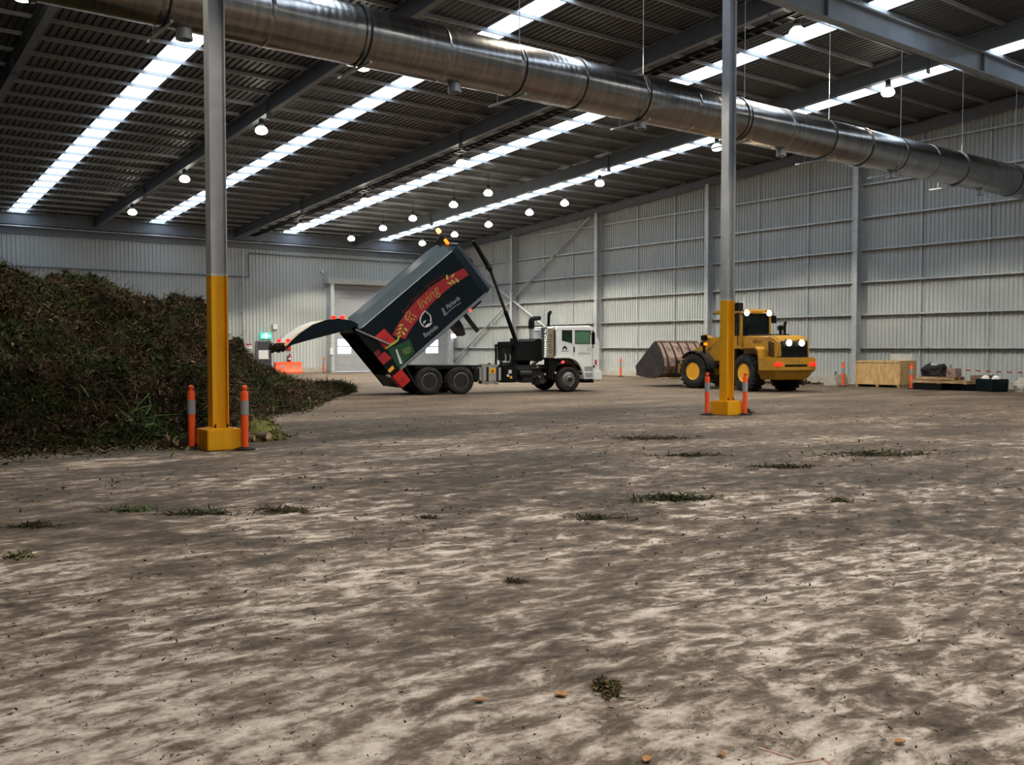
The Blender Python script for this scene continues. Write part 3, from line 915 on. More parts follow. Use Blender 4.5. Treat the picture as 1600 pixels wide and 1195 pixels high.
# fuel tank
t_ = MB().box(1.40, 2.34, -1.24, -.58, .38, 1.14).build('fuel_tank', M['alu'], T, bevel=.13, seg=4)
for x in (1.66, 2.08):
    mb = MB()
    mb.box(x, x + .09, -1.252, -.57, .37, .39); mb.box(x, x + .09, -1.252, -.57, 1.135, 1.152); mb.box(x, x + .09, -1.254, -1.238, .47, 1.05)
    mb.build('strap', M['dark_metal'], t_)
MB().box(1.79, 2.05, -1.25, -1.243, .80, 1.0).build('warning_label', M['label_yellow'], t_)
MB().prism([(1.92, .95), (1.87, .84), (1.97, .84)], 'y', -1.254, -1.251).build('label_symbol', M['black'], t_)
MB().lathe((1.92, -.9, 1.13), 'z', [(.06, 0), (.06, .06), (.04, .07)], 14).build('filler_cap', M['dark_metal'], t_)
t_ = MB().box(1.22, 1.42, -1.2, -.6, .45, 1.08).build('tank_end', M['dark_metal'], T, bevel=.08, seg=3)
# boxes along the chassis
t_ = MB().box(2.38, 3.02, -1.18, -.45, .42, 1.05).build('battery_box', M['black'], T, bevel=.03)
MB().box(2.62, 2.76, -1.19, -1.182, .78, .92).build('maker_plate', M['pale'], t_)
MB().lathe((2.60, -1.185, .70), 'y', [(.055, 0), (.055, -.012)], 16).build('round_reflector', M['white'], t_)
MB().box(2.68, 2.78, -1.19, -1.182, .58, .68).build('yellow_tag', M['label_yellow'], t_)
mb = MB()
mb.box(3.0, 4.2, -.9, -.3, .55, 1.1); mb.box(3.3, 3.7, -1.1, -.5, .4, .8); mb.box(3.9, 4.1, -1.0, -.6, .3, .55)
mb.lathe((3.15, -1.0, .75), 'x', [(.14, 0), (.16, .03), (.16, .5), (.14, .55)], 16)
mb.tube([(2.9, -.8, .95), (3.4, -1.05, .95), (4.3, -1.0, 1.0), (4.5, -.8, .9)], .035, 8)
mb.tube([(3.2, -1.0, .6), (3.8, -1.1, .62), (4.4, -.9, .8)], .03, 8)
mb.build('engine_gear', M['dark_metal'], T, bevel=.01)
for x, z in ((4.05, .62), (4.28, .72), (3.95, 1.02)): MB().lathe((x, -1.02, z), 'y', [(.05, 0), (.05, -.05), (.02, -.06)], 12).build('air_coupling', M['chrome'], T)
# hydraulic valve frame
mb = MB()
for x in (2.46, 3.06):
    for sy in (-.75, -.25): mb.box(x, x + .07, sy, sy + .07, 1.09, 1.93)
mb.box(2.44, 3.15, -.77, -.70, 1.84, 1.93); mb.box(2.44, 3.15, -.25, -.18, 1.84, 1.93); mb.box(2.44, 3.15, -.77, -.7, 1.12, 1.2)
f_ = mb.build('valve_frame', M['black'], T)
MB().box(2.54, 3.06, -.66, -.3, 1.55, 1.84).build('valve_block', M['dark_metal'], f_, bevel=.02)
for k in range(5):
    x = 2.62 + .1 * k
    MB().tube([(x, -.6, 1.6), (x + .01, -.68, 1.4), (x - .03, -.62, 1.12)], .022, 6).build('hydraulic_hose', M['galv'] if k % 2 else M['black_rubber'], f_)
# hydraulic oil tank behind the cab
MB().prism([(3.02, 1.26), (3.02, 2.04), (3.9, 2.06), (3.98, 2.16), (4.26, 2.16), (4.26, 1.26)], 'y', -.92, .9).build('oil_tank', M['black'], T, bevel=.03)
MB().box(3.08, 3.22, -.5, -.3, 2.02, 2.18).build('tank_breather', M['black'], T)
# air cleaner
a_ = MB()
prof = [(.08, 0), (.27, .02)]
for k in range(16): prof += [(.285, .06 + k * .072), (.27, .096 + k * .072)]
prof += [(.27, 1.22), (.22, 1.28), (.05, 1.30)]
a_.lathe((4.44, -.96, 1.36), 'z', prof, 28)
a_ = a_.build('air_cleaner', M['chrome'], T, smooth=True)
o = MB().box(4.32, 4.56, -1.262, -1.228, 1.40, 2.55).build('name_strip', M['bronze'], a_)
for k, ch in enumerate('ACCO'):
    text('strip_letter', ch, .20, M['dark_metal'], lambda u, v, k=k: (4.36 + u, -1.266, 2.22 - k * .21 + v), a_)
MB().tube([(4.5, -.95, 2.64), (4.5, -.95, 3.08), (4.53, -.95, 3.18), (4.60, -.95, 3.27)], [.06, .055, .075, .05], 12).build('air_intake_stack', M['black'], T, smooth=True)
e_ = MB().tube([(4.22, .1, 1.3), (4.22, .1, 2.62)], .10, 16).build('exhaust_stack', M['galv'], T, smooth=True)
MB().tube([(4.22, .1, 2.58), (4.22, .1, 2.86), (4.24, .1, 2.95), (4.32, .1, 3.0), (4.62, .1, 3.03)], [.125, .125, .12, .105, .09], 16).build('exhaust_elbow', M['black'], e_, smooth=True)

# ---- cab
cabp = [(4.70, 1.42), (4.70, 1.97), (6.70, 1.97), (6.70, .52), (5.98, .50), (5.95, .72), (5.86, .98), (5.72, 1.20), (5.52, 1.35), (5.27, 1.42)]
cab = MB().prism(cabp, 'y', -1.22, 1.22).build('cab', M['white'], T, bevel=.03)
MB().prism([(4.68, 2.46), (4.68, 2.58), (4.76, 2.67), (6.22, 2.71), (6.42, 2.62), (6.46, 2.46)], 'y', -1.21, 1.21).build('roof', M['white'], cab, bevel=.05, seg=3)
for sy in (-1.22, 1.16):
    MB().prism([(4.70, 1.95), (4.70, 2.5), (4.98, 2.5), (4.98, 2.10), (5.42, 1.99), (5.42, 2.5), (5.57, 2.5), (5.57, 1.95)], 'y', sy, sy + .06).build('rear_pillar', M['white'], cab)
    MB().prism([(6.24, 1.95), (6.26, 2.5), (6.44, 2.5), (6.70, 1.97)], 'y', sy, sy + .06).build('windscreen_pillar', M['white'], cab)
    MB().prism([(4.98, 2.10), (4.98, 2.48), (5.42, 2.48), (5.42, 1.99)], 'y', sy + .02, sy + .03).build('rear_side_window', M['glass_dark'], cab)
    MB().prism([(5.57, 1.96), (5.57, 2.48), (6.26, 2.48), (6.24, 1.96)], 'y', sy + .02, sy + .03).build('door_window', M['glass'], cab)
    fr = MB()
    yo = sy - .006 if sy < 0 else sy + .06
    for q in ([(4.96, 2.08), (4.96, 2.49), (4.99, 2.49), (4.99, 2.08)], [(5.40, 1.97), (5.40, 2.49), (5.43, 2.49), (5.43, 1.97)], [(4.96, 2.465), (4.96, 2.49), (5.43, 2.49), (5.43, 2.465)], [(4.96, 2.08), (4.96, 2.11), (5.43, 2.0), (5.43, 1.97)],
              [(5.55, 1.95), (5.55, 2.49), (5.58, 2.49), (5.58, 1.95)], [(6.22, 1.95), (6.25, 2.49), (6.28, 2.49), (6.25, 1.95)], [(5.55, 2.46), (5.55, 2.49), (6.28, 2.49), (6.28, 2.46)], [(5.55, 1.945), (5.55, 1.975), (6.25, 1.975), (6.25, 1.945)]):
        fr.prism(q, 'y', yo, yo + .006)
    fr.build('window_rubber', M['black_rubber'], cab)
MB().box(4.70, 4.76, -1.16, 1.16, 1.95, 2.48).build('rear_wall', M['white'], cab)
MB().prism([(6.41, 2.48), (6.44, 2.48), (6.70, 1.97), (6.67, 1.97)], 'y', -1.16, 1.16).build('windscreen', M['glass'], cab)
for sy in (-.85, .30): 
    s_ = MB().box(5.0, 5.15, sy, sy + .5, 1.75, 2.34).build('seat', M['black_rubber'], cab, bevel=.05)
mb = MB()
for q in ([(5.47, 1.25), (5.47, 1.94), (5.49, 1.94), (5.49, 1.25)], [(6.36, .62), (6.36, 1.94), (6.375, 1.94), (6.375, .62)], [(5.47, 1.24), (5.47, 1.255), (5.7, 1.1), (5.7, 1.085)]): mb.prism(q, 'y', -1.226, -1.218)
mb.build('door_seam', M['greytext'], cab)
MB().box(5.50, 5.54, -1.25, -1.215, 1.60, 1.84).build('door_handle', M['black'], cab, bevel=.01)
mb = MB()   # emblem behind the door: arched dark badge
mb.prism([(4.98, 1.72), (5.0, 1.80), (5.06, 1.87), (5.12, 1.87), (5.19, 1.80), (5.21, 1.72), (5.14, 1.72), (5.12, 1.78), (5.06, 1.78), (5.04, 1.72)], 'y', -1.226, -1.219)
mb.build('emblem', M['dark_metal'], cab)
mb = MB(); mb.box(4.93, 5.27, -1.226, -1.219, 1.655, 1.685)
mb.build('emblem_strip', M['greytext'], cab)
text('door_lettering', 'JJ Richards', .13, M['greytext'], lambda u, v: (5.72 + u, -1.227, 1.53 + v), cab)
text('model_lettering', '2350G', .09, M['pale'], lambda u, v: (6.08 + u, -1.227, 1.70 + v), cab)
for z in (.60, .86):
    MB().box(6.0, 6.36, -1.235, -1.20, z, z + .17).build('step', M['greytext'], cab)
MB().prism([(6.0, .36), (6.0, .52), (6.78, .52), (6.80, .90), (6.68, .98), (6.68, .52)], 'y', -1.24, 1.24)
b_ = MB().box(6.40, 6.82, -1.245, 1.245, .44, .88).build('bumper', M['white'], cab, bevel=.05)
for sy in (-1.0, .75): MB().box(6.815, 6.83, sy, sy + .25, .55, .75).build('headlamp', M['clear'], b_)
MB().box(6.48, 6.56, -1.235, -1.215, 1.10, 1.30).build('indicator', M['red_bright'], cab)
MB().box(6.40, 6.46, -1.235, -1.215, .98, 1.08).build('vent', M['black'], cab)
MB().box(6.0, 6.5, -1.1, 1.1, .36, .46).build('under_tray', M['black'], cab)
m_ = MB().box(6.20, 6.30, -1.58, -1.40, 1.92, 2.44).build('mirror', M['black'], cab, bevel=.03)
MB().tube([(6.35, -1.2, 2.5), (6.28, -1.45, 2.5), (6.25, -1.48, 2.42)], .015, 6).build('mirror_arm', M['black'], m_)
MB().tube([(6.35, -1.2, 1.85), (6.28, -1.45, 1.8), (6.25, -1.48, 1.94)], .015, 6).build('mirror_arm', M['black'], m_)
for sy in (-1.21, .85):
    pts = [(5.27 + .70 * math.cos(a), .53 + .78 * math.sin(a)) for a in [rad(q) for q in range(12, 181, 12)]]
    outer = [(5.27 + .745 * math.cos(a), .53 + .825 * math.sin(a)) for a in [rad(q) for q in range(12, 181, 12)]]
    mb = MB()
    for i in range(len(pts) - 1): mb.prism([pts[i], pts[i + 1], outer[i + 1], outer[i]], 'y', sy, sy + .36)
    mb.build('mudguard', M['black_rubber'], T)
o = MB().prism([(4.60, 1.36), (4.62, 1.46), (5.32, 1.47), (5.58, 1.39), (5.78, 1.22), (5.92, 1.0), (6.0, .74), (6.04, .5), (5.97, .5), (5.92, .74), (5.83, .96), (5.69, 1.16), (5.50, 1.30), (5.27, 1.37)], 'y', -1.27, -1.15).build('guard_flare', M['white'], cab, bevel=.02)
MB().prism([(4.4, .55), (4.42, 1.34), (4.9, 1.36), (4.75, 1.1), (4.62, .8), (4.5, .55)], 'y', -1.15, -.7).build('rear_guard_panel', M['black'], T)
MB().lathe((5.02, -1.20, 1.22), 'y', [(.045, .06), (.055, 0), (.05, -.03), (.02, -.045)], 14).build('side_marker_lamp', M['em_redhot'], T, smooth=True)

# ---- tipping body: built in its own axes (s forward, y, t up), hinged at the rear of the chassis and tilted
TILT = rad(39.9)
def shell(sec):            # list of (t, inset, front) rings -> outline of a box with a rounded front
    rings = []
    for t, ins, sf, sr in sec:
        yb = 1.25 - ins
        pts = [(sr, -yb), (sf - .62, -yb)]
        for k in range(1, 8):
            a = rad(-90 + k * 180 / 8)
            pts.append((sf - .62 + .62 * math.cos(a) ** .8, (yb) * math.copysign(abs(math.sin(a)) ** .6, math.sin(a))))
        pts += [(sf - .62, yb), (sr, yb)]
        rings.append([(s, y, t) for s, y in pts])
    return rings
def loft(rings, closed_top=True, closed_bottom=True):
    n = len(rings[0]); mb = MB()
    vs = [p for r in rings for p in r]; fs = []
    for i in range(len(rings) - 1):
        for k in range(n - 1):
            fs.append((i * n + k, i * n + k + 1, (i + 1) * n + k + 1, (i + 1) * n + k))
    if closed_bottom: fs.append(tuple(range(n))[::-1])
    if closed_top: fs.append(tuple((len(rings) - 1) * n + k for k in range(n)))
    return mb.add(vs, fs)
outer = shell([(0, 0, 4.86, -.6), (2.08, 0, 4.86, -.6), (2.12, .02, 4.84, -.6), (2.42, .36, 4.50, -.6)])
inner = shell([(.06, .06, 4.76, -.6), (2.06, .06, 4.76, -.6), (2.36, .40, 4.42, -.6)])
mb = loft(outer)
mi = loft(inner)
mb.add(mi.v, mi.f, 1)
B = MB(); B.v, B.f, B.m = mb.v, mb.f, mb.m
# orientation of the two shells is kept by recalculation
body = B.build('tipping_body', [M['body'], M['dark_metal']], T)
body.location = (-1.66, 0, 1.15)
body.rotation_euler = (0, -TILT, 0)
def bp(name, mb, m, **k): return mb.build(name, m, body, **k)
rr = MB()
for sy in (-1.29, 1.21): rr.prism([(-.64, -.62), (-.64, 2.10), (-.60, 2.15), (-.34, 2.10), (-.30, .2), (-.22, -.05), (-.34, -.62)], 'y', sy, sy + .08)
rr.box(-.64, -.40, -1.25, 1.25, -.14, .0)
rr.prism([(-.64, 2.1), (-.64, 2.5), (-.44, 2.5), (-.44, 2.1)], 'y', -1.0, 1.0)
bp('rear_frame', rr, M['black'])
bp('rear_apron', MB().box(-.62, -.50, -1.24, 1.24, -.62, -.1), M['black'])
for sy in (-1.27, 1.22): bp('floor_rail', MB().box(-.3, 4.3, sy, sy + .05, -.07, .04), M['steel_dark'])
for sy in (-1, 1): bp('top_rail', MB().tube([(-.55, sy * 1.255, 2.10), (4.24, sy * 1.255, 2.10)], .022, 8), M['steel'])
for sy in (-1, 1): bp('roof_cover', MB().prism([(sy * 1.235, 2.13), (sy * .90, 2.435), (sy * .88, 2.42), (sy * 1.22, 2.12)], 'x', -.5, 4.2), M['body_top'])
for sy in (-.45, .33):
    bp('subframe_rail', MB().box(-.2, 4.2, sy, sy + .12, -.26, -.02), M['black'])
bp('front_bolster', MB().box(3.72, 4.2, -.55, .55, -.30, 0), M['black'])
bp('prop_leg', MB().box(3.28, 3.42, -.5, -.34, -1.12, -.2), M['dark_metal'])
bp('hinge_block', MB().prism([(2.70, -.2), (3.02, -.2), (2.98, -.55), (2.86, -.85), (2.74, -.85), (2.74, -.5)], 'y', -.52, .3), M['dark_metal'])
bp('marker_lamp', MB().lathe((3.36, -1.27, -.09), 'y', [(.04, .05), (.055, 0), (.05, -.03), (.02, -.045)], 14), M['em_redhot'], smooth=True)
o = bp('work_lamp', MB().box(4.34, 4.46, -1.2, -1.05, -.02, .14), M['dark_metal'])
MB().box(4.465, 4.475, -1.18, -1.07, .0, .12).build('lamp_glass', M['alu'], o)
for sy in (-.72, .62): bp('trunnion_bracket', MB().prism([(4.55, .85), (4.55, 1.55), (5.02, 1.30), (5.02, 1.10)], 'y', sy + .42, sy + .5), M['dark_metal'])
st_ = bp('tailgate_ram', MB().tube([(-.60, -1.31, 2.20), (.02, -1.31, .98)], [.035, .045], 10), M['steel_dark'], smooth=True)
o = bp('beacon_bracket', MB().prism([(4.35, 2.25), (4.44, 2.62), (4.66, 2.70), (4.72, 2.25)], 'y', -.16, .1), M['black'])
bp('beacon', MB().lathe((4.72, -.05, 2.86), 'z', [(.08, -.09), (.09, .02), (.07, .09), (.02, .11)], 18), M['amber_hot'], smooth=True)
bp('front_amber_lamp', MB().box(4.40, 4.50, -.86, -.72, 2.33, 2.56), M['em_amber'], bevel=.02)
# graphics on the near side
def dec(poly, m, name, off=.006, th=.003): return MB().prism(poly, 'y', -1.25 - off - th, -1.25 - off).build(name, m, body)
top = [(.36, 1.16), (.60, 1.26), (.88, 1.35), (1.34, 1.47), (1.95, 1.56), (2.63, 1.59), (3.38, 1.50), (4.20, 1.31)]
bot = [(.64, .72), (.86, .81), (1.13, .89), (1.66, 1.00), (2.19, 1.07), (2.75, 1.11), (3.47, 1.08), (4.20, .98)]
mb = MB()
for i in range(len(top) - 1): mb.prism([top[i], top[i + 1], bot[i + 1], bot[i]], 'y', -1.259, -1.256)
mb.build('ribbon_graphic', M['red'], body)
def leaf(cs, ct, ang, l, wd): 
    pts = []
    for k in range(12):
        a = 2 * PI * k / 12
        u, v = l / 2 * math.cos(a), wd / 2 * math.sin(a) * (1 - .35 * math.cos(a))
        pts.append((cs + u * math.cos(ang) - v * math.sin(ang), ct + u * math.sin(ang) + v * math.cos(ang)))
    return pts
mb = MB()
for cs, ct, an in [(3.44, 1.47, 60), (3.66, 1.37, 10), (3.37, 1.23, 130), (3.52, 1.19, 110), (3.68, 1.13, 100)]: mb.prism(leaf(cs, ct, rad(an), .22, .085), 'y', -1.265, -1.262)
mb.build('leaf_graphic', M['lime'], body)
mb = MB()
for cs, ct, an in [(.84, 1.23, 160), (.72, 1.15, 170), (.59, 1.06, 175), (.89, 1.0, 100), (.73, .94, 90), (.53, .95, 0), (.40, .89, 10)]: mb.prism(leaf(cs, ct, rad(an), .19, .075), 'y', -1.265, -1.262)
for k in range(8): mb.prism(leaf(.34 - k * .065, .885 + .008 * k, rad(40), .11, .08), 'y', -1.265, -1.262)
mb.build('leaf_spray_graphic', M['lime'], body)
mb = MB()
for k, (cs, ct) in enumerate([(1.34, 1.44), (1.44, 1.40), (1.22, 1.36), (1.38, 1.32), (1.2, 1.22), (1.31, 1.15), (1.38, 1.08), (1.22, 1.07), (1.17, 1.30), (1.47, 1.22), (1.30, 1.26), (1.50, 1.12)]):
    mb.prism(leaf(cs, ct, k * 1.3, .10, .06), 'y', -1.265, -1.262)
for k in range(7):
    a = rad(100 + 25 * k); mb.prism(leaf(1.30 + .17 * math.cos(a), 1.26 + .17 * math.sin(a), a + PI / 2, .09, .03), 'y', -1.265, -1.262)
mb.build('dandelion_graphic', M['gold'], body)
def st_text(name, s, size, m, s0, t0, ang, off=.014, shear=0.0, space=1.0):
    c_, s__ = math.cos(ang), math.sin(ang)
    return text(name, s, size, m, lambda u, v: (s0 + u * c_ - v * s__, -1.25 - off, t0 + u * s__ + v * c_), body, shear=shear, space=space)
st_text('script_lettering', 'living', .52, M['gold'], 1.80, 1.15, rad(3), shear=.3)
# dark red lettering following the ribbon's upper edge
arc = [(1.18, 1.47), (1.60, 1.56), (2.05, 1.61), (2.55, 1.63), (3.05, 1.60), (3.42, 1.54)]
msg = 'Green Organics Collections'
cum = [0]
for a, b in zip(arc[:-1], arc[1:]): cum.append(cum[-1] + math.dist(a, b))
for k, ch in enumerate(msg):
    if ch == ' ': continue
    d = cum[-1] * (k + .2) / len(msg)
    i = max(j for j in range(len(arc) - 1) if cum[j] <= d)
    f = (d - cum[i]) / (cum[i + 1] - cum[i])
    ps, pt = [arc[i][q] + f * (arc[i + 1][q] - arc[i][q]) for q in (0, 1)]
    an = math.atan2(arc[i + 1][1] - arc[i][1], arc[i + 1][0] - arc[i][0])
    st_text('ribbon_letter', ch, .165, M['red_dark'], ps, pt + .015, an)
st_text('company_lettering', 'JJ', .30, M['greytext'], 2.42, .49, rad(-3), space=.9, shear=.15)
st_text('company_lettering', 'Richards', .235, M['greytext'], 2.66, .52, rad(-3), space=.82, shear=.15)
mb = MB()
ul = [(2.46, .40), (2.62, .43), (2.80, .44), (3.02, .42), (3.26, .375)]
for i in range(4): mb.prism([ul[i], ul[i + 1], (ul[i + 1][0], ul[i + 1][1] - .022), (ul[i][0], ul[i][1] - .022)], 'y', -1.262, -1.259)
mb.build('swoosh_graphic', M['greytext'], body)
lg = [(1.92, 1.04), (1.95, .93), (1.975, .81), (1.93, .68), (1.84, .60)]
lg2 = [(1.92, 1.04), (1.76, 1.01), (1.62, .95), (1.52, .87), (1.485, .74), (1.51, .62)]
mb = MB()
for L_ in (lg, lg2):
    mb.tube([(a, -1.262, b) for a, b in L_], [.016] + [.024] * (len(L_) - 2) + [.03], 6)
mb.prism([(1.50, .58), (1.64, .61), (1.75, .58), (1.90, .54), (1.77, .49), (1.63, .50)], 'y', -1.264, -1.26)
mb.prism([(1.55, .69), (1.60, .77), (1.74, .76), (1.67, .71), (1.62, .71)], 'y', -1.264, -1.26)
mb.build('leaf_logo', M['pale'], body)
st_text('council_lettering', 'Bayside', .24, M['greytext'], 1.27, .27, rad(-5), space=.92)
dec([(-.20, .93), (-.21, 1.54), (.27, 1.54), (.33, .95)], M['red_bright'], 'bin_lid_graphic')
dec(leaf(.08, 1.2, 0, .26, .26), M['red'], 'lid_spot_graphic', .01)
dec([(-.12, .86), (.77, .61), (.63, .12), (-.06, .05), (-.27, .09)], M['green'], 'green_bin_graphic', .010)
dec([(.10, .66), (.15, .65), (-.02, .10), (-.12, .14)], M['pale'], 'bin_stripe_graphic', .015)
for k, (ln, s) in enumerate([(.30, .28), (.34, .25), (.26, .27)]):
    dec([(s, .48 - k * .08), (s + ln, .40 - k * .08), (s + ln, .385 - k * .08), (s, .465 - k * .08)], M['lime'], 'small_print_graphic', .015, .002)
dec([(-.63, .54), (-.63, .89), (-.27, .89), (-.22, .52)], M['red'], 'reflector_panel', .045)
dec([(-.635, .92), (-.635, 1.12), (-.40, 1.10), (-.40, .92)], M['red_dark'], 'dark_red_panel', .045)
dec([(-.64, .16), (-.64, .28), (-.38, .30), (-.38, .16)], M['label_yellow'], 'yellow_plate', .045)
o = bp('rear_toolbox', MB().box(-.66, -.20, -1.33, -.9, -.60, -.02), M['red_bright'], bevel=.03)
MB().prism([(-.52, -.42), (-.34, -.42), (-.43, -.20)], 'y', -1.337, -1.332).build('triangle_mark', M['red'], o)
bp('number_plate', MB().box(-.72, -.66, -1.2, -.85, .0, .10), M['white'])
# hoist ram
MB().tube([(1.62, 0, 6.06), (2.36, 0, 4.90)], .095, 16).build('ram_barrel', M['black'], T, smooth=True)
MB().tube([(2.22, 0, 5.12), (2.30, 0, 4.99)], .13, 16).build('ram_collar', M['dark_metal'], T, smooth=True)
MB().tube([(2.34, 0, 4.93), (2.95, 0, 3.40), (3.62, 0, 1.7)], .062, 14).build('ram_stage', M['dark_metal'], T, smooth=True)
MB().tube([(3.0, 0, 3.28), (3.68, 0, 1.55)], .085, 14).build('ram_stage', M['black'], T, smooth=True)
MB().box(3.4, 3.95, -.35, .35, 1.08, 1.5).build('ram_base', M['black'], T)

# ---- raised tailgate, a curved shell hung on the top rear hinge
tg = [(-3.42, 2.66), (-3.70, 2.80), (-4.15, 2.86), (-4.62, 2.80), (-5.10, 2.62), (-5.55, 2.32), (-5.88, 2.02), (-6.02, 1.84)]
tb = [(-3.42, 2.62), (-3.72, 2.48), (-4.20, 2.34), (-4.80, 2.18), (-5.40, 2.02), (-5.80, 1.90), (-6.02, 1.80)]
mb = MB()
for i in range(len(tg) - 1):
    a, b = tg[i], tg[i + 1]
    mb.prism([a, b, (b[0], b[1] - .04), (a[0], a[1] - .04)], 'y', -1.19, 1.19)
gate = mb.build('tailgate', M['white_dull'], T)
for sy in (-1.24, 1.19): MB().prism(tg + tb[::-1], 'y', sy, sy + .05).build('end_plate', M['body'], gate)
mb = MB()
for sy in (-1.18, 1.13): mb.prism([(a, b - .05) for a, b in tg] + [(a, b - .12) for a, b in tg[::-1]], 'y', sy, sy + .05)
mb.build('inner_lining', M['dark_metal'], gate)
mb = MB()
for i in range(3, len(tg) - 1):
    a, b = tg[i], tg[i + 1]
    mb.prism([(a[0], a[1] + .004), (b[0], b[1] + .004), (b[0], b[1] + .012), (a[0], a[1] + .012)], 'y', -.95, -.80)
mb.build('orange_stripe', M['label_yellow'], gate)
for sy in (-1.0, .8):
    MB().box(-5.98, -5.82, sy, sy + .2, 1.99, 2.11).build('tail_lamp', M['em_red'], gate, bevel=.03)
    MB().box(-5.99, -5.93, sy + .05, sy + .2, 1.86, 1.97).build('indicator_lamp', M['em_amber'], gate, bevel=.02)
MB().box(-4.36, -4.20, -1.1, -.9, 2.84, 2.96).build('high_stop_lamp', M['em_red'], gate, bevel=.03)
MB().box(-3.92, -3.76, -.6, -.4, 2.84, 2.98).build('high_stop_lamp', M['em_red'], gate, bevel=.03)
MB().box(-3.80, -3.55, -.28, -.05, 2.80, 3.02).build('lamp_guard', M['white_dull'], gate, bevel=.02)
rnd = random.Random(5)
mb = MB()
for k in range(90):
    y = rnd.uniform(-1.1, 1.1); x = -6.0 - rnd.uniform(0, .22); z = 1.86 + rnd.uniform(-.08, .12)
    l = rnd.uniform(.06, .22)
    mb.tube([(x, y, z), (x - rnd.uniform(-.05, .12), y + rnd.uniform(-.1, .1), z - l * .5), (x - rnd.uniform(0, .1), y + rnd.uniform(-.1, .1), z - l)], rnd.uniform(.01, .04), 5)
mb.build('hanging_waste', FOL[0], gate)
for sy in (-.9, .9): MB().box(-3.75, -3.38, sy - .06, sy + .06, 2.52, 2.76).build('gate_hinge', M['black'], gate)

# ================================================================ wheel loader (x forward, near side is +y)
LD = thing('wheel_loader', 'yellow wheel loader with raised bucket and glaring work lamps', 'wheel loader', (32.16, 25.01, 0), rad(76))
JX, JA = 1.6, rad(14)
def lp(name, mb, m, front=False, parent=None, **k):
    o = mb.build(name, m, parent or LD, **k)
    if front and parent is None:
        o.location = (JX, 0, 0); o.rotation_euler = (0, 0, JA)
    return o
def loader_wheel(x, sy, front):
    r = .76
    P = lambda l: [(q, sy * h) for q, h in l]
    mb = MB().lathe((x, 0, r), 'y', P([(.36, 1.20), (.42, 1.25), (.60, 1.27), (r - .05, 1.24), (r, 1.17), (r, .74), (r - .05, .67), (.5, .64), (.36, .68)]), 44, close=True)
    for k in range(22):
        a = 2 * PI * k / 22
        for q, tw in ((1.1, .08), (.82, -.08)):
            mw = Matrix.Translation((x, 0, r)) @ Matrix.Rotation(-a, 4, 'Y') @ Matrix.Translation((r + .004, sy * q, 0)) @ Matrix.Rotation(sy * tw * 5, 4, 'X')
            mb.box(-.03, .025, -.15, .15, -.045, .045, mw=mw)
    o = lp('wheel', mb, M['tyre'], front, smooth=True)
    MB().lathe((x, 0, r), 'y', P([(.37, 1.21), (.385, 1.235), (.35, 1.22), (.31, 1.06), (.30, 1.0), (.02, 1.0)]), 36).build('rim', M['rim_yellow'], o, smooth=True)
    MB().lathe((x, 0, r), 'y', P([(.19, 1.0), (.18, 1.08), (.13, 1.11), (.02, 1.12)]), 24).build('hub', M['rim_yellow'], o, smooth=True)
    return o
for sy in (1, -1):
    loader_wheel(0, sy, False)
    loader_wheel(1.85, sy, True)
lp('rear_axle', MB().tube([(0, -.75, .76), (0, .75, .76)], .16, 12).lathe((0, 0, .76), 'x', [(.1, -.4), (.3, -.2), (.3, .2), (.1, .4)], 16), M['loader'])
lp('front_axle', MB().tube([(1.85, -.75, .76), (1.85, .75, .76)], .16, 12).lathe((1.85, 0, .76), 'x', [(.1, -.4), (.3, -.2), (.3, .2), (.1, .4)], 16), M['loader'], True)
lp('rear_frame', MB().box(-1.3, 1.5, -.5, .5, .62, 1.30), M['loader'], bevel=.03)
lp('articulation_joint', MB().lathe((1.6, 0, .55), 'z', [(.2, 0), (.22, .1), (.22, .75), (.2, .85)], 18), M['black'])
# hood, grille, counterweight
hood = MB().prism([(.62, 1.30), (.62, 2.30), (-1.15, 2.30), (-1.42, 2.24), (-1.62, 2.08), (-1.68, 1.40), (-1.2, 1.30)], 'y', -.80, .80)
hood = lp('engine_hood', hood, M['loader'], bevel=.06, seg=3)
lp('rear_grille', MB().prism([(-1.60, 1.42), (-1.62, 2.06), (-1.66, 2.06), (-1.705, 1.42)], 'y', -.66, .66), M['dark_metal'], parent=hood)
mb = MB()
for k in range(8): mb.box(-1.72, -1.68, -.62, .62, 1.46 + k * .055, 1.475 + k * .055)
lp('grille_bars', mb, M['black'], parent=hood)
for sy in (.80, -.815):
    mb = MB()
    for k in range(7): mb.prism([(-1.42 + k * .0, 1.46 + k * .085), (-1.06, 1.54 + k * .085), (-1.06, 1.49 + k * .085), (-1.42, 1.41 + k * .085)], 'y', sy, sy + .015)
    lp('side_louvres', mb, M['black'], parent=hood)
text('maker_lettering', 'VOLVO', .19, M['black'], lambda u, v: (-.02 - u, .806, 1.98 + v), hood)
lp('hood_deck', MB().box(-.7, .7, -.55, .55, 2.30, 2.36), M['bucket_dark'], parent=hood, bevel=.02)
lp('pre_cleaner', MB().lathe((-.35, -.35, 2.36), 'z', [(.06, 0), (.06, .15), (.13, .18), (.13, .34), (.05, .38)], 18), M['black'], parent=hood, smooth=True)
lp('exhaust_pipe', MB().tube([(-.75, -.25, 2.28), (-.75, -.25, 2.75), (-.80, -.25, 2.86)], .06, 12), M['black'], parent=hood, smooth=True)
for y in (.27, -.36):
    o = lp('rear_work_lamp', MB().box(-1.66, -1.50, y - .15, y + .15, 1.86, 2.12), M['black'], parent=hood, bevel=.02)
    o2 = MB().lathe((-1.665, y, 1.99), 'x', [(.13, 0), (.12, -.02), (.02, -.03)], 20).build('lamp_lens', M['work_lens'], hood)
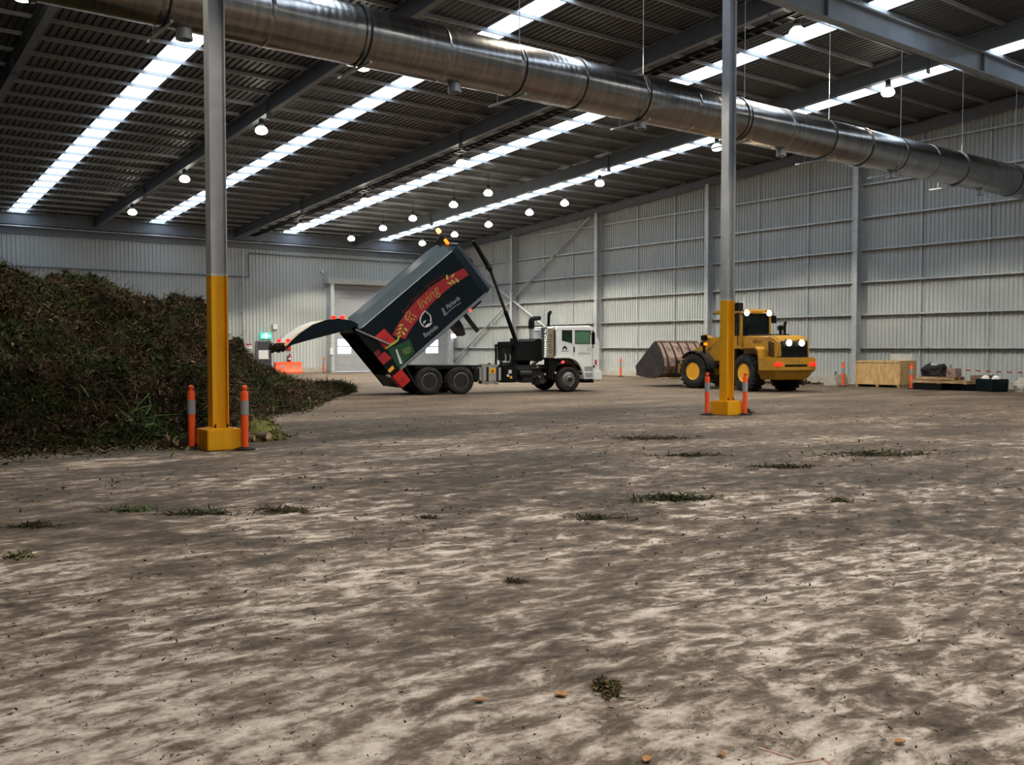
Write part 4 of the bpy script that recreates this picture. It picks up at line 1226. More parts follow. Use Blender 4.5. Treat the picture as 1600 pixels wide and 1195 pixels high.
cw = MB().prism([(-1.0, 1.28), (-1.0, -1.28), (-1.45, -1.28), (-1.72, -1.05), (-1.78, -.6), (-1.78, .6), (-1.72, 1.05), (-1.45, 1.28)], 'z', .86, 1.40)
cw = lp('counterweight', cw, M['loader'], bevel=.04)
vs = [(-.85, -1.0, .5), (-.85, 1.0, .5), (-1.45, .8, .5), (-1.45, -.8, .5), (-.85, -1.22, .87), (-.85, 1.22, .87), (-1.70, 1.0, .87), (-1.70, -1.0, .87)]
lp('lower_counterweight', MB().add(vs, [(0, 1, 2, 3), (4, 7, 6, 5), (0, 4, 5, 1), (1, 5, 6, 2), (2, 6, 7, 3), (3, 7, 4, 0)]), M['loader'], parent=cw, bevel=.02)
lp('grooved_slot', MB().box(-1.79, -1.70, -.55, .55, 1.04, 1.12), M['black'], parent=cw)
for sy in (.68, -1.02):
    lp('tail_lamp', MB().box(-1.80, -1.66, sy, sy + .34, 1.06, 1.20), M['em_red'], parent=cw, bevel=.02)
# rear fenders, well and steps
for sy in (.72, -1.26):
    mb = MB().prism([(.70, 1.76), (.70, 1.84), (-.78, 1.84), (-.98, 1.72), (-1.10, .95), (-1.02, .95), (-.90, 1.66), (-.72, 1.76)], 'y', sy, sy + .54)
    lp('rear_fender', mb, M['loader'], bevel=.015)
lp('wheel_well', MB().box(-.85, .75, -.70, .70, 1.0, 1.74), M['black'])
for k in range(3): lp('cab_step', MB().box(.92, 1.30, .86, 1.2, .55 + k * .38, .60 + k * .38), M['black'])
lp('side_tank', MB().box(.80, 1.42, .55, .98, .75, 1.75), M['black'], bevel=.04)
lp('side_tank', MB().box(.80, 1.42, -.98, -.55, .75, 1.75), M['loader'], bevel=.04)
# cab
cab2 = lp('cab', MB().box(.80, 2.30, -.78, .78, 1.62, 2.30), M['loader'], bevel=.03)
mb = MB()
for sy in (-.78, .70):
    mb.box(.80, .92, sy, sy + .08, 2.28, 3.26)
    mb.box(1.42, 1.49, sy, sy + .08, 2.28, 3.26)
    mb.prism([(2.22, 2.28), (2.30, 2.28), (2.20, 3.26), (2.10, 3.26)], 'y', sy, sy + .08)
lp('cab_pillars', mb, M['loader'], parent=cab2)
lp('cab_roof', MB().prism([(.70, 3.24), (.70, 3.36), (.9, 3.44), (2.35, 3.44), (2.75, 3.36), (2.75, 3.30), (2.3, 3.24)], 'y', -.84, .84), M['loader'], parent=cab2, bevel=.04)
lp('sun_visor', MB().box(2.55, 2.95, -.7, .7, 3.26, 3.31), M['black'], parent=cab2)
lp('rear_window', MB().box(.84, .85, -.70, .70, 2.30, 3.24), M['glass_dark'], parent=cab2)
for sy in (-.75, .74): lp('side_window', MB().prism([(.92, 2.30), (2.24, 2.30), (2.14, 3.24), (.92, 3.24)], 'y', sy, sy + .01), M['glass_dark'], parent=cab2)
lp('front_window', MB().prism([(2.25, 2.30), (2.26, 2.30), (2.16, 3.24), (2.15, 3.24)], 'y', -.7, .7), M['glass'], parent=cab2)
lp('operator_seat', MB().box(1.15, 1.30, -.25, .25, 2.1, 2.85).box(1.2, 1.65, -.25, .25, 2.1, 2.22), M['black_rubber'], parent=cab2, bevel=.03)
lp('steering_column', MB().tube([(2.1, 0, 2.1), (1.85, 0, 2.5)], .04, 8).lathe((1.84, 0, 2.52), 'z', [(.18, 0), (.2, .015), (.18, .03)], 20), M['black'], parent=cab2)
for y in (.60, -.56):
    lp('cab_lamp_housing', MB().box(.66, .80, y - .14, y + .14, 3.16, 3.38), M['black'], parent=cab2, bevel=.02)
    lp('cab_lamp_lens', MB().lathe((.655, y, 3.27), 'x', [(.12, 0), (.11, -.02), (.02, -.03)], 20), M['work_lens'], parent=cab2)
for sy, yy in ((.78, .98), (-.78, -1.0)):
    o = lp('mirror', MB().box(.86, .94, yy - .12, yy + .12, 2.85, 3.18), M['black'], parent=cab2, bevel=.02)
    lp('mirror_arm', MB().tube([(.9, sy, 3.28), (.9, yy, 3.25), (.9, yy, 3.1)], .015, 6), M['black'], parent=cab2)
lp('aerial', MB().tube([(.95, .55, 3.42), (.93, .55, 3.95)], .012, 6), M['white'], parent=cab2)
lp('handrail', MB().tube([(.95, .83, 1.9), (.95, .86, 2.9), (.95, .8, 3.0)], .018, 6), M['black'], parent=cab2)
# front frame, lift arms, bucket
lp('front_frame', MB().box(.35, 2.1, -.42, .42, .60, 1.25).prism([(.75, 1.2), (.95, 2.26), (1.45, 2.26), (1.62, 1.2)], 'y', -.52, -.40).prism([(.75, 1.2), (.95, 2.26), (1.45, 2.26), (1.62, 1.2)], 'y', .40, .52), M['loader'], True, bevel=.02)
for sy in (.42, -.54):
    lp('lift_arm', MB().prism([(1.0, 2.12), (1.15, 2.22), (1.6, 2.10), (2.5, 1.66), (3.2, 1.2), (3.62, .78), (3.58, .58), (3.38, .60), (2.9, .98), (2.2, 1.42), (1.4, 1.80)], 'y', sy, sy + .12), M['loader'], True, bevel=.015)
    lp('lift_cylinder', MB().tube([(.8, sy + .06, .95), (2.3, sy + .06, 1.45)], .07, 12), M['black'], True, smooth=True)
lp('tilt_linkage', MB().prism([(1.9, 1.75), (2.1, 2.40), (2.3, 2.40), (2.45, 1.5), (2.3, 1.2), (2.1, 1.2)], 'y', -.10, .10).tube([(1.1, 0, 2.0), (2.15, 0, 2.3)], .08, 12).tube([(2.25, 0, 1.3), (3.45, 0, 1.25)], .05, 10), M['loader'], True)
for sy in (.70, -1.24):
    pts = [(1.85 + .86 * math.cos(rad(a)), .76 + .86 * math.sin(rad(a))) for a in range(40, 176, 12)]
    out = [(1.85 + .90 * math.cos(rad(a)), .76 + .90 * math.sin(rad(a))) for a in range(40, 176, 12)]
    mb = MB()
    for i in range(len(pts) - 1): mb.prism([pts[i], pts[i + 1], out[i + 1], out[i]], 'y', sy, sy + .54)
    lp('front_mudguard', mb, M['tyre'], True)
for sy in (.90, -.90):
    o = lp('headlight', MB().box(1.42, 1.62, sy - .14, sy + .14, 1.86, 2.06), M['black'], True, bevel=.02)
    MB().box(1.40, 1.42, sy - .11, sy + .11, 1.90, 2.02).build('amber_lens', M['em_amber'], o)
    MB().box(1.45, 1.55, sy - .03, sy + .03, 1.55, 1.88).build('lamp_post', M['black'], o)
    MB().box(1.40, 1.60, sy - .12, sy + .12, 2.10, 2.34).build('upper_lamp', M['black'], o, bevel=.02)
    MB().box(1.48, 1.52, sy - .02, sy + .02, 2.04, 2.12).build('lamp_stalk', M['black'], o)
bo = [(3.95, 2.08), (3.72, 1.75), (3.52, 1.35), (3.46, .95), (3.58, .62), (3.95, .42), (4.5, .42), (5.15, .52)]
bi = [(5.15, .56), (4.5, .48), (3.98, .49), (3.66, .67), (3.54, .97), (3.60, 1.33), (3.78, 1.70), (4.0, 2.06)]
bk = MB()
for i in range(len(bo) - 1):
    bk.prism([bo[i], bo[i + 1], bi[6 - i], bi[7 - i]], 'y', -1.36, 1.36)
bk = lp('bucket', bk, M['worn'], True)
for sy in (1.36, -1.40):
    MB().prism([(3.95, 2.10), (4.1, 2.06), (5.28, .93), (5.18, .50), (4.5, .40), (3.93, .40), (3.56, .60), (3.43, .95), (3.50, 1.37), (3.70, 1.77)], 'y', sy, sy + .04).build('side_plate', M['bucket_dark'], bk)
for y in (-1.1, -.55, 0, .55, 1.1):
    MB().prism(bo[:4] + [(a - .05, b) for a, b in bo[3::-1]], 'y', y - .035, y + .035).build('back_rib', M['bucket_dark'], bk)
MB().box(3.90, 4.04, -1.38, 1.38, 2.05, 2.12).build('top_lip', M['worn'], bk)
MB().box(5.0, 5.32, -1.40, 1.40, .50, .54).build('cutting_edge', M['worn'], bk)
mb = MB()
for sy in (-.55, .43): mb.prism([(3.40, .5), (3.66, .5), (3.60, 1.35), (3.36, 1.2)], 'y', sy, sy + .12)
mb.build('hinge_lug', M['bucket_dark'], bk)
# the work lamps' own light, thrown backwards
for (x, y, z, e) in ((-1.75, .27, 1.99, 60), (-1.75, -.36, 1.99, 60), (.60, .6, 3.27, 60), (.60, -.56, 3.27, 60)):
    d = bpy.data.lights.new('work_lamp_light', 'SPOT'); d.energy = e; d.color = (1, .84, .58); d.spot_size = rad(100); d.shadow_soft_size = .08
    o = bpy.data.objects.new('work_lamp_light', d); COL.objects.link(o)
    o.parent = LD; o.location = (x, y, z); o.rotation_euler = (0, rad(72), 0)

# ================================================================ green waste
rng = np.random.default_rng(11)
def raw_mesh(name, V, F, mi, mats, parent=None):
    """V (n,3), F (m,4) arrays"""
    me = bpy.data.meshes.new(name)
    me.vertices.add(len(V)); me.vertices.foreach_set('co', V.astype(np.float32).ravel())
    me.loops.add(F.size); me.loops.foreach_set('vertex_index', F.astype(np.int32).ravel())
    me.polygons.add(len(F)); me.polygons.foreach_set('loop_start', np.arange(0, F.size, 4, dtype=np.int32))
    me.polygons.foreach_set('loop_total', np.full(len(F), 4, dtype=np.int32))
    for m in mats: me.materials.append(m)
    me.polygons.foreach_set('material_index', mi.astype(np.int32))
    me.update(calc_edges=True); me.validate()
    o = bpy.data.objects.new(name, me); COL.objects.link(o)
    if parent: o.parent = parent
    return o
def strands(P, Nn, L, W, mi, spread=1.0, droop=.5):
    """bent two-quad strips growing out of points P with normals Nn"""
    n = len(P)
    D = rng.normal(size=(n, 3)) * spread + Nn * .8
    D /= np.linalg.norm(D, axis=1)[:, None]
    D2 = D + rng.normal(size=(n, 3)) * .5 + np.array([0, 0, -droop])
    D2 /= np.linalg.norm(D2, axis=1)[:, None]
    S = np.cross(D, rng.normal(size=(n, 3))); S /= np.linalg.norm(S, axis=1)[:, None] + 1e-9
    S = S * W[:, None] / 2
    A, Bq = P, P + D * L[:, None] * .5
    E_ = Bq + D2 * L[:, None] * .5
    V = np.stack([A - S * .6, A + S * .6, Bq - S, Bq + S, E_ - S * .25, E_ + S * .25], 1).reshape(-1, 3)
    b = np.arange(n)[:, None] * 6
    F = np.concatenate([b + np.array([[0, 1, 3, 2]]), b + np.array([[2, 3, 5, 4]])], 1).reshape(-1, 4)
    return V, F, np.repeat(mi, 2)

# the heap as a height field over rays fanned out from the viewing side of the hall
KX = np.array([-420, 0, 60, 121, 176, 214, 264, 302, 325, 363, 396, 426, 470, 500, 530, 550], float)
KH = np.array([4.3, 3.95, 3.62, 3.50, 3.25, 3.10, 3.15, 3.18, 2.80, 1.72, 1.22, .92, .48, .32, .26, .08])
KC = np.array([25, 25, 25.5, 26, 26.5, 27, 27.5, 28, 28.5, 30, 31, 32, 33.5, 35.5, 37.5, 38.5], float)
FX = np.array([-420, 0, 150, 290, 322, 345, 372, 395, 430, 480, 520, 550], float)
FZ = np.array([15.6, 16.1, 16.9, 18.2, 18.6, 19.6, 22.2, 24.2, 25.2, 27.2, 33, 38], float)
PU = np.array([0, .05, .14, .30, .42, .55, .70, .85, 1.0, 1.25, 1.6, 2.0])
PH = np.array([0, .07, .20, .36, .44, .64, .82, .94, 1.0, .93, .5, 0])
na, nb = 210, 110
ax = np.linspace(-420, 552, na)
uu = np.linspace(0, 2, nb)
V = np.zeros((na, nb, 3))
for i, a in enumerate(ax):
    hc = np.interp(a, KX, KH); zc = np.interp(a, KX, KC); zf = np.interp(a, FX, FZ) 
    zf = min(zf, zc - .8)
    r = (a - 800) / FPX
    dx, dy = .6 + .8 * r, .8 - .6 * r
    for j, u in enumerate(uu):
        z = zf + (zc - zf) * u if u < 1 else zc + (u - 1) * 7
        h = hc * np.interp(u, PU, PH)
        p = Vector((dx * z, dy * z, h))
        amp = min(1, h / 1.5)
        nz = noise.fractal(p * .75, 1.0, 2.0, 5) * 1.0 + noise.fractal(p * 2.4 + Vector((7, 3, 1)), 1.0, 2.0, 4) * .5
        V[i, j] = (p.x + amp * .55 * noise.noise(p * 1.3 + Vector((3, 9, 4))), p.y + amp * .55 * noise.noise(p * 1.3 + Vector((13, 2, 8))), max(-.03, h + amp * nz * .75 + (.03 * abs(noise.noise(p * 3)) if h > 0.01 else -.03)))
idx = np.arange(na * nb).reshape(na, nb)
Fh = np.stack([idx[:-1, :-1], idx[1:, :-1], idx[1:, 1:], idx[:-1, 1:]], -1).reshape(-1, 4)
# samples for the strands
NS = 150000
ii = rng.uniform(60, na - 1.01, NS); jj = rng.uniform(0, 1, NS) ** .8 * nb * .62
i0 = ii.astype(int); j0 = jj.astype(int); fi = (ii - i0)[:, None]; fj = (jj - j0)[:, None]
P = (V[i0, j0] * (1 - fi) * (1 - fj) + V[i0 + 1, j0] * fi * (1 - fj) + V[i0, j0 + 1] * (1 - fi) * fj + V[i0 + 1, j0 + 1] * fi * fj)
Nn = np.cross(V[i0 + 1, j0] - V[i0, j0], V[i0, j0 + 1] - V[i0, j0]); Nn /= np.linalg.norm(Nn, axis=1)[:, None] + 1e-9
Nn[Nn[:, 2] < 0] *= -1
cl = np.array([noise.noise(Vector(p) * .9) + .5 * noise.noise(Vector(p) * 2.2) for p in P])
c2 = np.array([noise.noise(Vector(p) * .7 + Vector((40, 11, 5))) for p in P])
q = rng.uniform(size=NS)
mi = np.where(cl > .28, np.where(q < .30, 3, np.where(q < .80, 2, np.where(q < .93, 4, 6 if False else 1))),
     np.where(cl > -.05, np.where(q < .35, 2, np.where(q < .62, 0, np.where(q < .84, 1, np.where(q < .96, 4, 5)))),
              np.where(q < .50, 0, np.where(q < .90, 1, np.where(q < .95, 5, 2)))))
mi = np.where((c2 > .42) & (q > .55), 4, mi)
mi = np.where(q > .988, 5, mi)
typ = rng.uniform(size=NS)
Ls = np.where(typ < .55, rng.uniform(.05, .15, NS), np.where(typ < .96, rng.uniform(.12, .36, NS), rng.uniform(.3, .7, NS)))
Ws = np.where(typ < .55, rng.uniform(.025, .07, NS), np.where(typ < .96, rng.uniform(.012, .028, NS), rng.uniform(.008, .016, NS)))
# finer bits close to the front foot of the heap
V2, F2, m2 = strands(P, Nn, Ls, Ws, mi, 1.3, .6)
# thin scatter on the floor along the foot of the heap
nf = 5200
af = rng.uniform(-200, 545, nf); zf_ = np.interp(af, FX, FZ) - np.abs(rng.normal(0, .75, nf)) + .3
rf = (af - 800) / FPX
Pf = np.stack([(.6 + .8 * rf) * zf_, (.8 - .6 * rf) * zf_, np.full(nf, .012)], 1)
keep = np.hypot(Pf[:, 0] - 5.8, Pf[:, 1] - 16.42) > .5
Pf = Pf[keep]; nf = len(Pf)
V3, F3, m3 = strands(Pf, np.tile([0, 0, .15], (nf, 1)), rng.uniform(.04, .22, nf), rng.uniform(.012, .05, nf), rng.choice([0, 1, 2, 3, 4, 5], nf, p=[.33, .27, .16, .08, .09, .07]), .8, .3)
V3[:, 2] = np.clip(V3[:, 2] * .6, .003, .15)
F3 = F3 + len(V2); V2 = np.concatenate([V2, V3]); F2 = np.concatenate([F2, F3]); m2 = np.concatenate([m2, m3])
VV = np.concatenate([V.reshape(-1, 3), V2]); FF = np.concatenate([Fh, F2 + na * nb]); MM = np.concatenate([np.full(len(Fh), 8), m2])
heap = raw_mesh('green_waste_heap', VV, FF, MM, FOL + [M['pilebase']])
tag(heap, 'huge dark heap of shredded green garden waste at left', 'green waste', kind='stuff')

def clump(name, lab, cat, x, y, rx, ry, h, n, pal, group, lmin=.05, lmax=.25, wmin=.01, wmax=.04, rz=0.0, core=8):
    """a low mound of loose strands lying on the floor"""
    r = rng.uniform(size=n) ** .6 * (1 + .35 * np.abs(rng.normal(size=n))); a = rng.uniform(0, 2 * PI, n)
    r *= 1 + .3 * np.sin(2 * a + x * 7) + .2 * np.sin(5 * a + y * 5)
    u, v = r * np.cos(a) * rx, r * np.sin(a) * ry
    z = h * np.clip(1 - r ** 2, 0, 1) * rng.uniform(.1, 1, n) + .008
    c_, s_ = math.cos(rz), math.sin(rz)
    P = np.stack([u * c_ - v * s_, u * s_ + v * c_, z], 1)
    Nn = np.zeros((n, 3)); Nn[:, 2] = .25
    L_ = rng.uniform(lmin, lmax, n); W_ = rng.uniform(wmin, wmax, n)
    mi_ = rng.choice(pal, n)
    V_, F_, m_ = strands(P, Nn, L_, W_, mi_, .8, .3)
    V_[:, 2] = np.clip(V_[:, 2] * (1 if h > .15 else .55), .003, None)
    # low earthy core
    k = 14
    ring = []
    for lev, (rr_, zz) in enumerate(((1.0, .0), (.8, .55), (.45, .9), (.02, 1.0)  ) if h > .15 and name == 'waste_clump' else ((.7, .0), (.5, .3), (.25, .5), (.02, .6))):
        for t_ in range(k):
            t = 2 * PI * t_ / k
            w_ = rr_ * (1 + .2 * math.sin(3 * t + x) + .12 * math.sin(5 * t + y))
            ring.append((w_ * rx * math.cos(t) * c_ - w_ * ry * math.sin(t) * s_, w_ * rx * math.cos(t) * s_ + w_ * ry * math.sin(t) * c_, max(.002, zz * h * .8)))
    R_ = np.array(ring); base = len(V_)
    Fc = np.array([[base + l * k + t, base + l * k + (t + 1) % k, base + (l + 1) * k + (t + 1) % k, base + (l + 1) * k + t] for l in range(3) for t in range(k)])
    o = raw_mesh(name, np.concatenate([V_, R_]), np.concatenate([F_, Fc]), np.concatenate([m_, np.full(len(Fc), core)]), FOL + [M['pilebase']])
    o.location = (x, y, 0)
    tag(o, lab, cat, group)
    return o
CL = 'loose clumps of plant waste on the floor'
W = 'plant waste'
A1 = -.64
clump('waste_clump', 'round dark green clump of leaves on the bare floor, left of the red marks', W, 8.17, 7.72, .42, .22, .08, 500, [0, 2, 2, 3, 4], CL, .04, .14, .008, .03, A1)
clump('waste_clump', 'twiggy brown leaf clump nearest the camera on the floor', W, 3.33, 3.6, .075, .10, .06, 240, [0, 1, 1, 5, 4, 3], CL, .02, .07, .006, .02, A1)
clump('waste_clump', 'olive clump of cut grass lying straight in front of the green waste column', W, 4.15, 9.75, .26, .16, .05, 260, [4, 4, 2, 1, 0], CL, .05, .16, .006, .02, A1)
clump('waste_clump', 'long dark streak of leaves left of the olive grass clump', W, 3.35, 10.1, .42, .10, .04, 240, [0, 2, 0, 3], CL, .05, .18, .006, .02, A1)
clump('waste_clump', 'small bright green grass tuft lying left of the long dark streak', W, 2.80, 10.75, .22, .10, .04, 150, [3, 6, 4, 0], CL, .05, .2, .006, .018, A1)
clump('waste_clump', 'flat dark leaf streak at the left photo edge', W, 1.75, 10.4, .34, .09, .03, 170, [0, 2, 1], CL, .05, .16, .006, .02, A1)
clump('waste_clump', 'pale leaf and twig clump below the streak at the left edge', W, 1.42, 8.95, .14, .09, .05, 110, [5, 4, 0, 6], CL, .03, .12, .008, .03, A1)
clump('waste_clump', 'wide dark flattened clump right of the loader column foot', W, 11.7, 8.8, .42, .22, .04, 300, [0, 0, 2, 1], CL, .04, .14, .008, .03, A1)
clump('waste_clump', 'broad scattered green clump far right on the floor', W, 14.4, 8.9, .9, .45, .05, 480, [0, 2, 2, 4, 1], CL, .05, .2, .008, .03, A1)
clump('waste_clump', 'small green leaf clump below the broad scattered clump', W, 9.65, 6.45, .16, .12, .05, 130, [3, 4, 0, 5], CL, .03, .1, .006, .02, A1)
clump('waste_clump', 'olive leaf patch left of the round dark green clump', W, 6.6, 7.33, .30, .14, .04, 220, [4, 1, 0, 2], CL, .04, .12, .006, .02, A1)
clump('waste_clump', 'low brown clump in the floor centre, nearest below the olive patch', W, 4.3, 5.7, .08, .05, .035, 70, [0, 1], CL, .02, .08, .006, .02, A1)
clump('waste_clump', 'little dark leaf lump between olive grass clump and olive patch', W, 5.2, 8.4, .10, .07, .04, 70, [0, 1, 2], CL, .02, .08, .006, .02, A1)
clump('waste_clump', 'dark trodden leaf streak in the middle distance before the truck cab', W, 13.3, 13.2, .9, .3, .03, 380, [0, 0, 1, 2], CL, .05, .2, .008, .03, A1)
clump('waste_clump', 'dark leaf streak left of the round scattering in front of the loader column', W, 11.7, 10.7, .5, .16, .03, 240, [0, 1, 2], CL, .05, .2, .008, .03, A1)
clump('waste_clump', 'dark spill of waste beside the foot of the loader column', W, 20.35, 16.6, .22, .2, .20, 200, [0, 0, 1], CL, .04, .16, .01, .04)
clump('waste_clump', 'mossy mound of plant waste right of the green waste column', W, 7.10, 17.75, .46, .40, .48, 1500, [7, 7, 4, 3, 5], CL, .06, .22, .01, .03, core=7)
clump('waste_clump', 'pale leafy vegetable pile left of the green waste column base', W, 5.35, 17.0, .42, .3, .24, 500, [3, 7, 5, 5, 2], CL, .05, .16, .02, .06)
clump('grass_tuft', 'bright green long-bladed grass tuft lying on the heap foot', 'grass', 5.0, 18.55, .45, .25, .75, 130, [6, 6, 3], None, .3, .8, .012, .03)
clump('grass_tuft', 'thin fan of green blades higher up on the heap front', 'grass', 4.3, 19.6, .35, .3, 1.05, 40, [3, 6], None, .3, .8, .012, .025)
for (x, y, z, rz, L_, r_, lab) in [(7.05, 17.2, .09, .5, .55, .085, 'short sawn log by the mossy mound, pale cut end facing out'), (6.78, 17.25, .07, .9, .5, .065, 'thin sawn log left of the pale-ended log')]:
    t = thing('log', lab, 'log', (x, y, 0), rz, group='sawn logs by the column')
    MB().tube([(0, 0, z), (0, L_, z)], r_, 14).build('bark', M['bark'], t, smooth=True)
    MB().lathe((0, -.003, z), 'y', [(r_ * .92, 0), (r_ * .92, .004)], 14).build('cut_end', M['cutwood'], t)
# single fallen leaves
def fallen_leaf(x, y, s, rz, lab, m='leaf_brown'):
    pts = [(0, -.5), (.28, -.25), (.38, .05), (.2, .4), (0, .55), (-.22, .36), (-.36, .0), (-.25, -.3)]
    mb = MB()
    vs = [(a * s, b * s, .012 + .03 * abs(a) * s * 4) for a, b in pts] + [(0, 0, .006)] + [(a * s, b * s, .016 + .03 * abs(a) * s * 4) for a, b in pts] + [(0, 0, .010)]
    fs = [(i, (i + 1) % 8, 8) for i in range(8)] + [(9 + i, 17, 9 + (i + 1) % 8) for i in range(8)] + [(i, 9 + i, 9 + (i + 1) % 8, (i + 1) % 8) for i in range(8)]
    o = mb.add(vs, fs).build('fallen_leaf', M[m])
    o.location = (x, y, 0); o.rotation_euler = (0, 0, rz)
    tag(o, lab, 'leaf', 'fallen leaves on the floor')
fallen_leaf(3.07, 3.67, .075, .4, 'tan fallen leaf left of the twiggy brown clump')
fallen_leaf(3.93, 2.30, .06, 1.2, 'orange-brown fallen leaf at lower right of the floor')
fallen_leaf(2.88, 2.86, .06, 2.0, 'brown fallen leaf at the bottom photo edge')
fallen_leaf(3.18, 2.70, .05, 2.9, 'small brown fallen leaf at the bottom edge, beside the pink marks')
fallen_leaf(2.69, 3.86, .06, .9, 'brown fallen leaf left of the tan leaf, near the floor centre')
fallen_leaf(4.30, 3.10, .018, .2, 'tiny white scrap on the floor at right', 'paper')
# crumbs of soil and leaf trodden over the whole floor
n = 17000
rr_ = np.exp(rng.uniform(math.log(2.2), math.log(34), n)); an = rng.uniform(rad(18), rad(88), n)
P = np.stack([rr_ * np.cos(an), rr_ * np.sin(an), np.full(n, .006)], 1)
dens = np.array([noise.noise(Vector((p[0] * .35, p[1] * .35, 3))) + .5 * noise.noise(Vector((p[0] * 1.1, p[1] * 1.1, 9))) for p in P])
pa = 800 + FPX * (.8 * P[:, 0] - .6 * P[:, 1]) / (.6 * P[:, 0] + .8 * P[:, 1]); pz = .6 * P[:, 0] + .8 * P[:, 1]
P = P[(dens > rng.uniform(-.55, .7, n)) & ((pz < np.interp(pa, FX, FZ) - .1) | (pa > 560))]
n = len(P)
d_ = np.linalg.norm(P[:, :2], axis=1)
sz = np.clip(d_ / 14, .3, 1.0)
V_, F_, m_ = strands(P, np.tile([0, 0, .12], (n, 1)), rng.uniform(.015, .11, n) * sz, rng.uniform(.012, .04, n) * sz, rng.choice([0, 0, 0, 1, 1, 2, 4, 5], n, p=[.2, .2, .2, .14, .12, .08, .04, .02]), .5, .3)
V_[:, 2] = np.clip(V_[:, 2] * .5, .002, .05)
o = raw_mesh('floor_crumbs', V_, F_, m_, FOL)
tag(o, 'dark crumbs of soil and leaf trodden over the floor', 'debris', kind='stuff')

# ================================================================ things along the right wall
t = thing('plywood_crate', 'large plywood crate on skids against the right wall', 'crate', (39.05, 23.12, 0), rad(6))
MB().box(0, 1.65, 0, 2.12, .12, 1.20).build('panels', M['ply'], t, bevel=.006)
for y in (.02, 1.0, 1.98): MB().box(0, 1.65, y, y + .12, 0, .12).build('skid', M['timber'], t)
mb = MB()
for y in (.0, 1.06, 2.04): mb.box(-.02, 0, y, y + .08, .12, 1.2)
mb.box(-.02, 0, 0, 2.12, 1.12, 1.2); mb.box(-.02, 0, 0, 2.12, .12, .2)
mb.build('battens', M['ply'], t)
o = MB().box(0, .95, 0, .04, 0, .30).build('white_board', M['white_dull'])
o.location = (40.35, 23.3, 1.203); o.rotation_euler = (0, 0, rad(108))
tag(o, 'white board standing on the rear of the plywood crate', 'board')
t = thing('concrete_block', 'pale sloped concrete barrier block left of the plywood crate', 'block', (38.6, 26.25, 0))
MB().prism([(-.36, 0), (.36, 0), (.33, .18), (.22, .55), (-.22, .55), (-.33, .18)], 'x', -.25, .75).build('block_body', M['concrete'], t, bevel=.02)
MB().tube([(.0, -.1, .53), (.05, -.1, .66), (.35, .1, .66), (.4, .1, .53)], .025, 6).build('lifting_loop', M['dark_metal'], t)
o = clump('tarpaulin_heap', 'low dark heap on the floor behind the loader tail', 'heap', 38.9, 28.9, .9, 1.2, .40, 260, [0, 0, 1], None, .1, .22, .08, .2)
def pallet(name, lab, x, y, z, rz, L_, Wd, m):
    t = thing(name, lab, 'pallet', (x, y, z), rz, group='timber pallets by the right wall')
    for k in range(3): MB().box(0, L_, k * (Wd - .1) / 2, k * (Wd - .1) / 2 + .1, .02, .12).build('bearer', m, t)
    for k in range(7): MB().box(k * (L_ - .1) / 6, k * (L_ - .1) / 6 + .1, 0, Wd, .12, .142).build('deck_board', m, t)
    for k in (0, 3, 6): MB().box(k * (L_ - .1) / 6, k * (L_ - .1) / 6 + .1, 0, Wd, 0, .02).build('base_board', m, t)
    return t
# stack right of the crate: two low dark bins, pallets on them, scrap on top
o = MB().box(0, 1.15, 0, 1.25, 0, .28).build('black_crate', M['black'], bevel=.02); o.location = (38.1, 20.7, 0)
tag(o, 'low black crate under the left end of the pallets', 'crate')
o = MB().box(0, 1.15, 0, 1.0, 0, .28).build('black_crate', M['black'], bevel=.02); o.location = (38.6, 19.62, 0)
tag(o, 'low black crate under the right end of the pallets', 'crate')
pallet('timber_pallet', 'long brown pallet resting on the low black crates', 38.05, 22.0, .281, rad(-86), 2.3, 1.1, M['timber'])
pallet('timber_pallet', 'pale pallet on top of the brown pallet', 38.1, 21.75, .425, rad(-86), 1.55, 1.0, M['timber'])
def scrap(name, lab, x, y, z, sx, sy, h, m, seed, cat='scrap'):
    rn = random.Random(seed)
    bm_ = bmesh.new()
    bmesh.ops.create_icosphere(bm_, subdivisions=3, radius=1)
    for v in bm_.verts:
        f = 1 + .35 * noise.noise(v.co * 1.6 + Vector((seed, 0, 0))) + .15 * noise.noise(v.co * 4 + Vector((0, seed, 0)))
        v.co = Vector((v.co.x * f * sx, v.co.y * f * sy, max(0, (v.co.z * f + .35)) * h))
    me = bpy.data.meshes.new(name); bm_.to_mesh(me); bm_.free()
    me.materials.append(m)
    o = bpy.data.objects.new(name, me); COL.objects.link(o); o.location = (x, y, z)
    tag(o, lab, cat)
    return o
scrap('black_cover', 'crumpled black plastic cover lying on the upper pallet', 38.7, 21.3, .567, .42, .62, .42, M['black_rubber'], 3, 'cover')
scrap('grey_bundle', 'grey wrapped bundle on the black cover', 38.65, 21.25, 1.02, .16, .22, .14, M['steel'], 8, 'bundle')
o = MB().box(0, .5, 0, .42, 0, .36).build('brown_box', M['worn'], bevel=.02); o.location = (38.4, 20.25, .567)
tag(o, 'rusty brown box on the right end of the upper pallet', 'box')
o = MB().box(0, .9, 0, .75, 0, .34).build('timber_scrap', M['timber_old'], bevel=.02); o.location = (39.4, 19.4, .285)
tag(o, 'weathered timber block behind the brown box', 'timber')
t = thing('dark_bin', 'dark tub with pale rags on it right of the pallets', 'tub', (38.85, 18.95, 0), rad(-20))
MB().prism([(-.45, 0), (.45, 0), (.5, .52), (-.5, .52)], 'x', -.4, .4).build('tub', M['body'], t, bevel=.03)
for sx, sy in ((-.1, .25), (.0, -.2)): 
    MB().lathe((sx, sy, .52), 'z', [(.16, 0), (.14, .08), (.05, .14)], 10).build('rag', M['paper'], t, smooth=True)
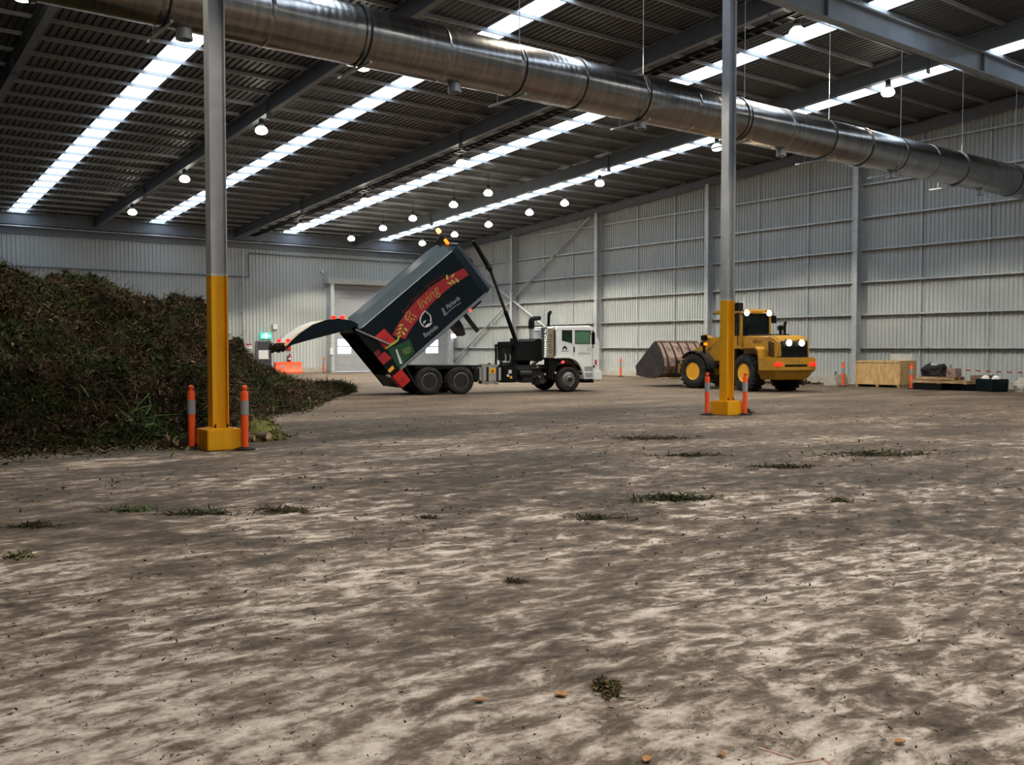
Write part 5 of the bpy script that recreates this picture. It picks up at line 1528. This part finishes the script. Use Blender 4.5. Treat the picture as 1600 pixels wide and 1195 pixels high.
scrap('concrete_lump', 'grey concrete lump left of the blue drum', 39.2, 17.95, 0, .28, .26, .42, M['concrete'], 21, 'lump')
t = thing('blue_drum', 'small blue drum among grey lumps at the right edge', 'drum', (39.35, 17.55, 0))
MB().lathe((0, 0, 0), 'z', [(.15, 0), (.17, .02), (.17, .22), (.18, .24), (.17, .26), (.17, .5), (.14, .52)], 20).build('drum_body', M['blue'], t, smooth=True)
MB().lathe((.05, 0, .52), 'z', [(.04, 0), (.04, .03)], 10).build('cap', M['paper'], t)
scrap('concrete_lump', 'grey concrete lump right of the blue drum', 39.3, 17.1, 0, .32, .28, .40, M['concrete'], 33, 'lump')
scrap('concrete_lump', 'brown stone lump at the far right photo edge', 39.3, 16.4, 0, .3, .3, .36, M['timber_old'], 41, 'lump')
t = thing('yellow_float', 'round pale yellow float on the brown lump at right edge', 'float', (39.2, 16.5, .46))
MB().lathe((0, 0, 0), 'z', [(.02, 0), (.09, .03), (.12, .1), (.09, .17), (.02, .2)], 18).build('ball', M['label_yellow'], t, smooth=True)
MB().lathe((0, 0, .19), 'z', [(.02, 0), (.02, .04)], 8).build('eyelet', M['black'], t)
# barrier tape on a post
t = thing('barrier_tape', 'red and white barrier tape strung along the right wall', 'tape', (40.6, 15.5, 0))
wm, rm = MB(), MB()
pts = [(-.25, 6.0 - k * .22, .92 + .10 * ((k - 14) / 14) ** 2 - .16) for k in range(29)]
for k in range(28):
    a, b = pts[k], pts[k + 1]
    (rm if k % 2 else wm).add([(a[0], a[1], a[2] - .028), (a[0] + .004, a[1], a[2] + .028), (b[0] + .004, b[1], b[2] + .028), (b[0], b[1], b[2] - .028)], [(0, 1, 2, 3)])
wm.build('white_bands', M['white_dull'], t); rm.build('red_bands', M['red'], t)
for y in (6.0, -.16): MB().tube([(-.25, y, 0), (-.25, y, 1.05)], .02, 8).build('tape_post', M['dark_metal'], t)
# timber by the bucket
pallet('timber_pallet', 'small pallet on the floor beyond the loader bucket', 39.6, 39.3, 0, rad(-88), 1.5, 1.0, M['timber'])
scrap('timber_scrap', 'heap of timber offcuts on the pallet beyond the bucket', 40.1, 38.6, .143, .35, .5, .6, M['timber_old'], 51, 'timber')
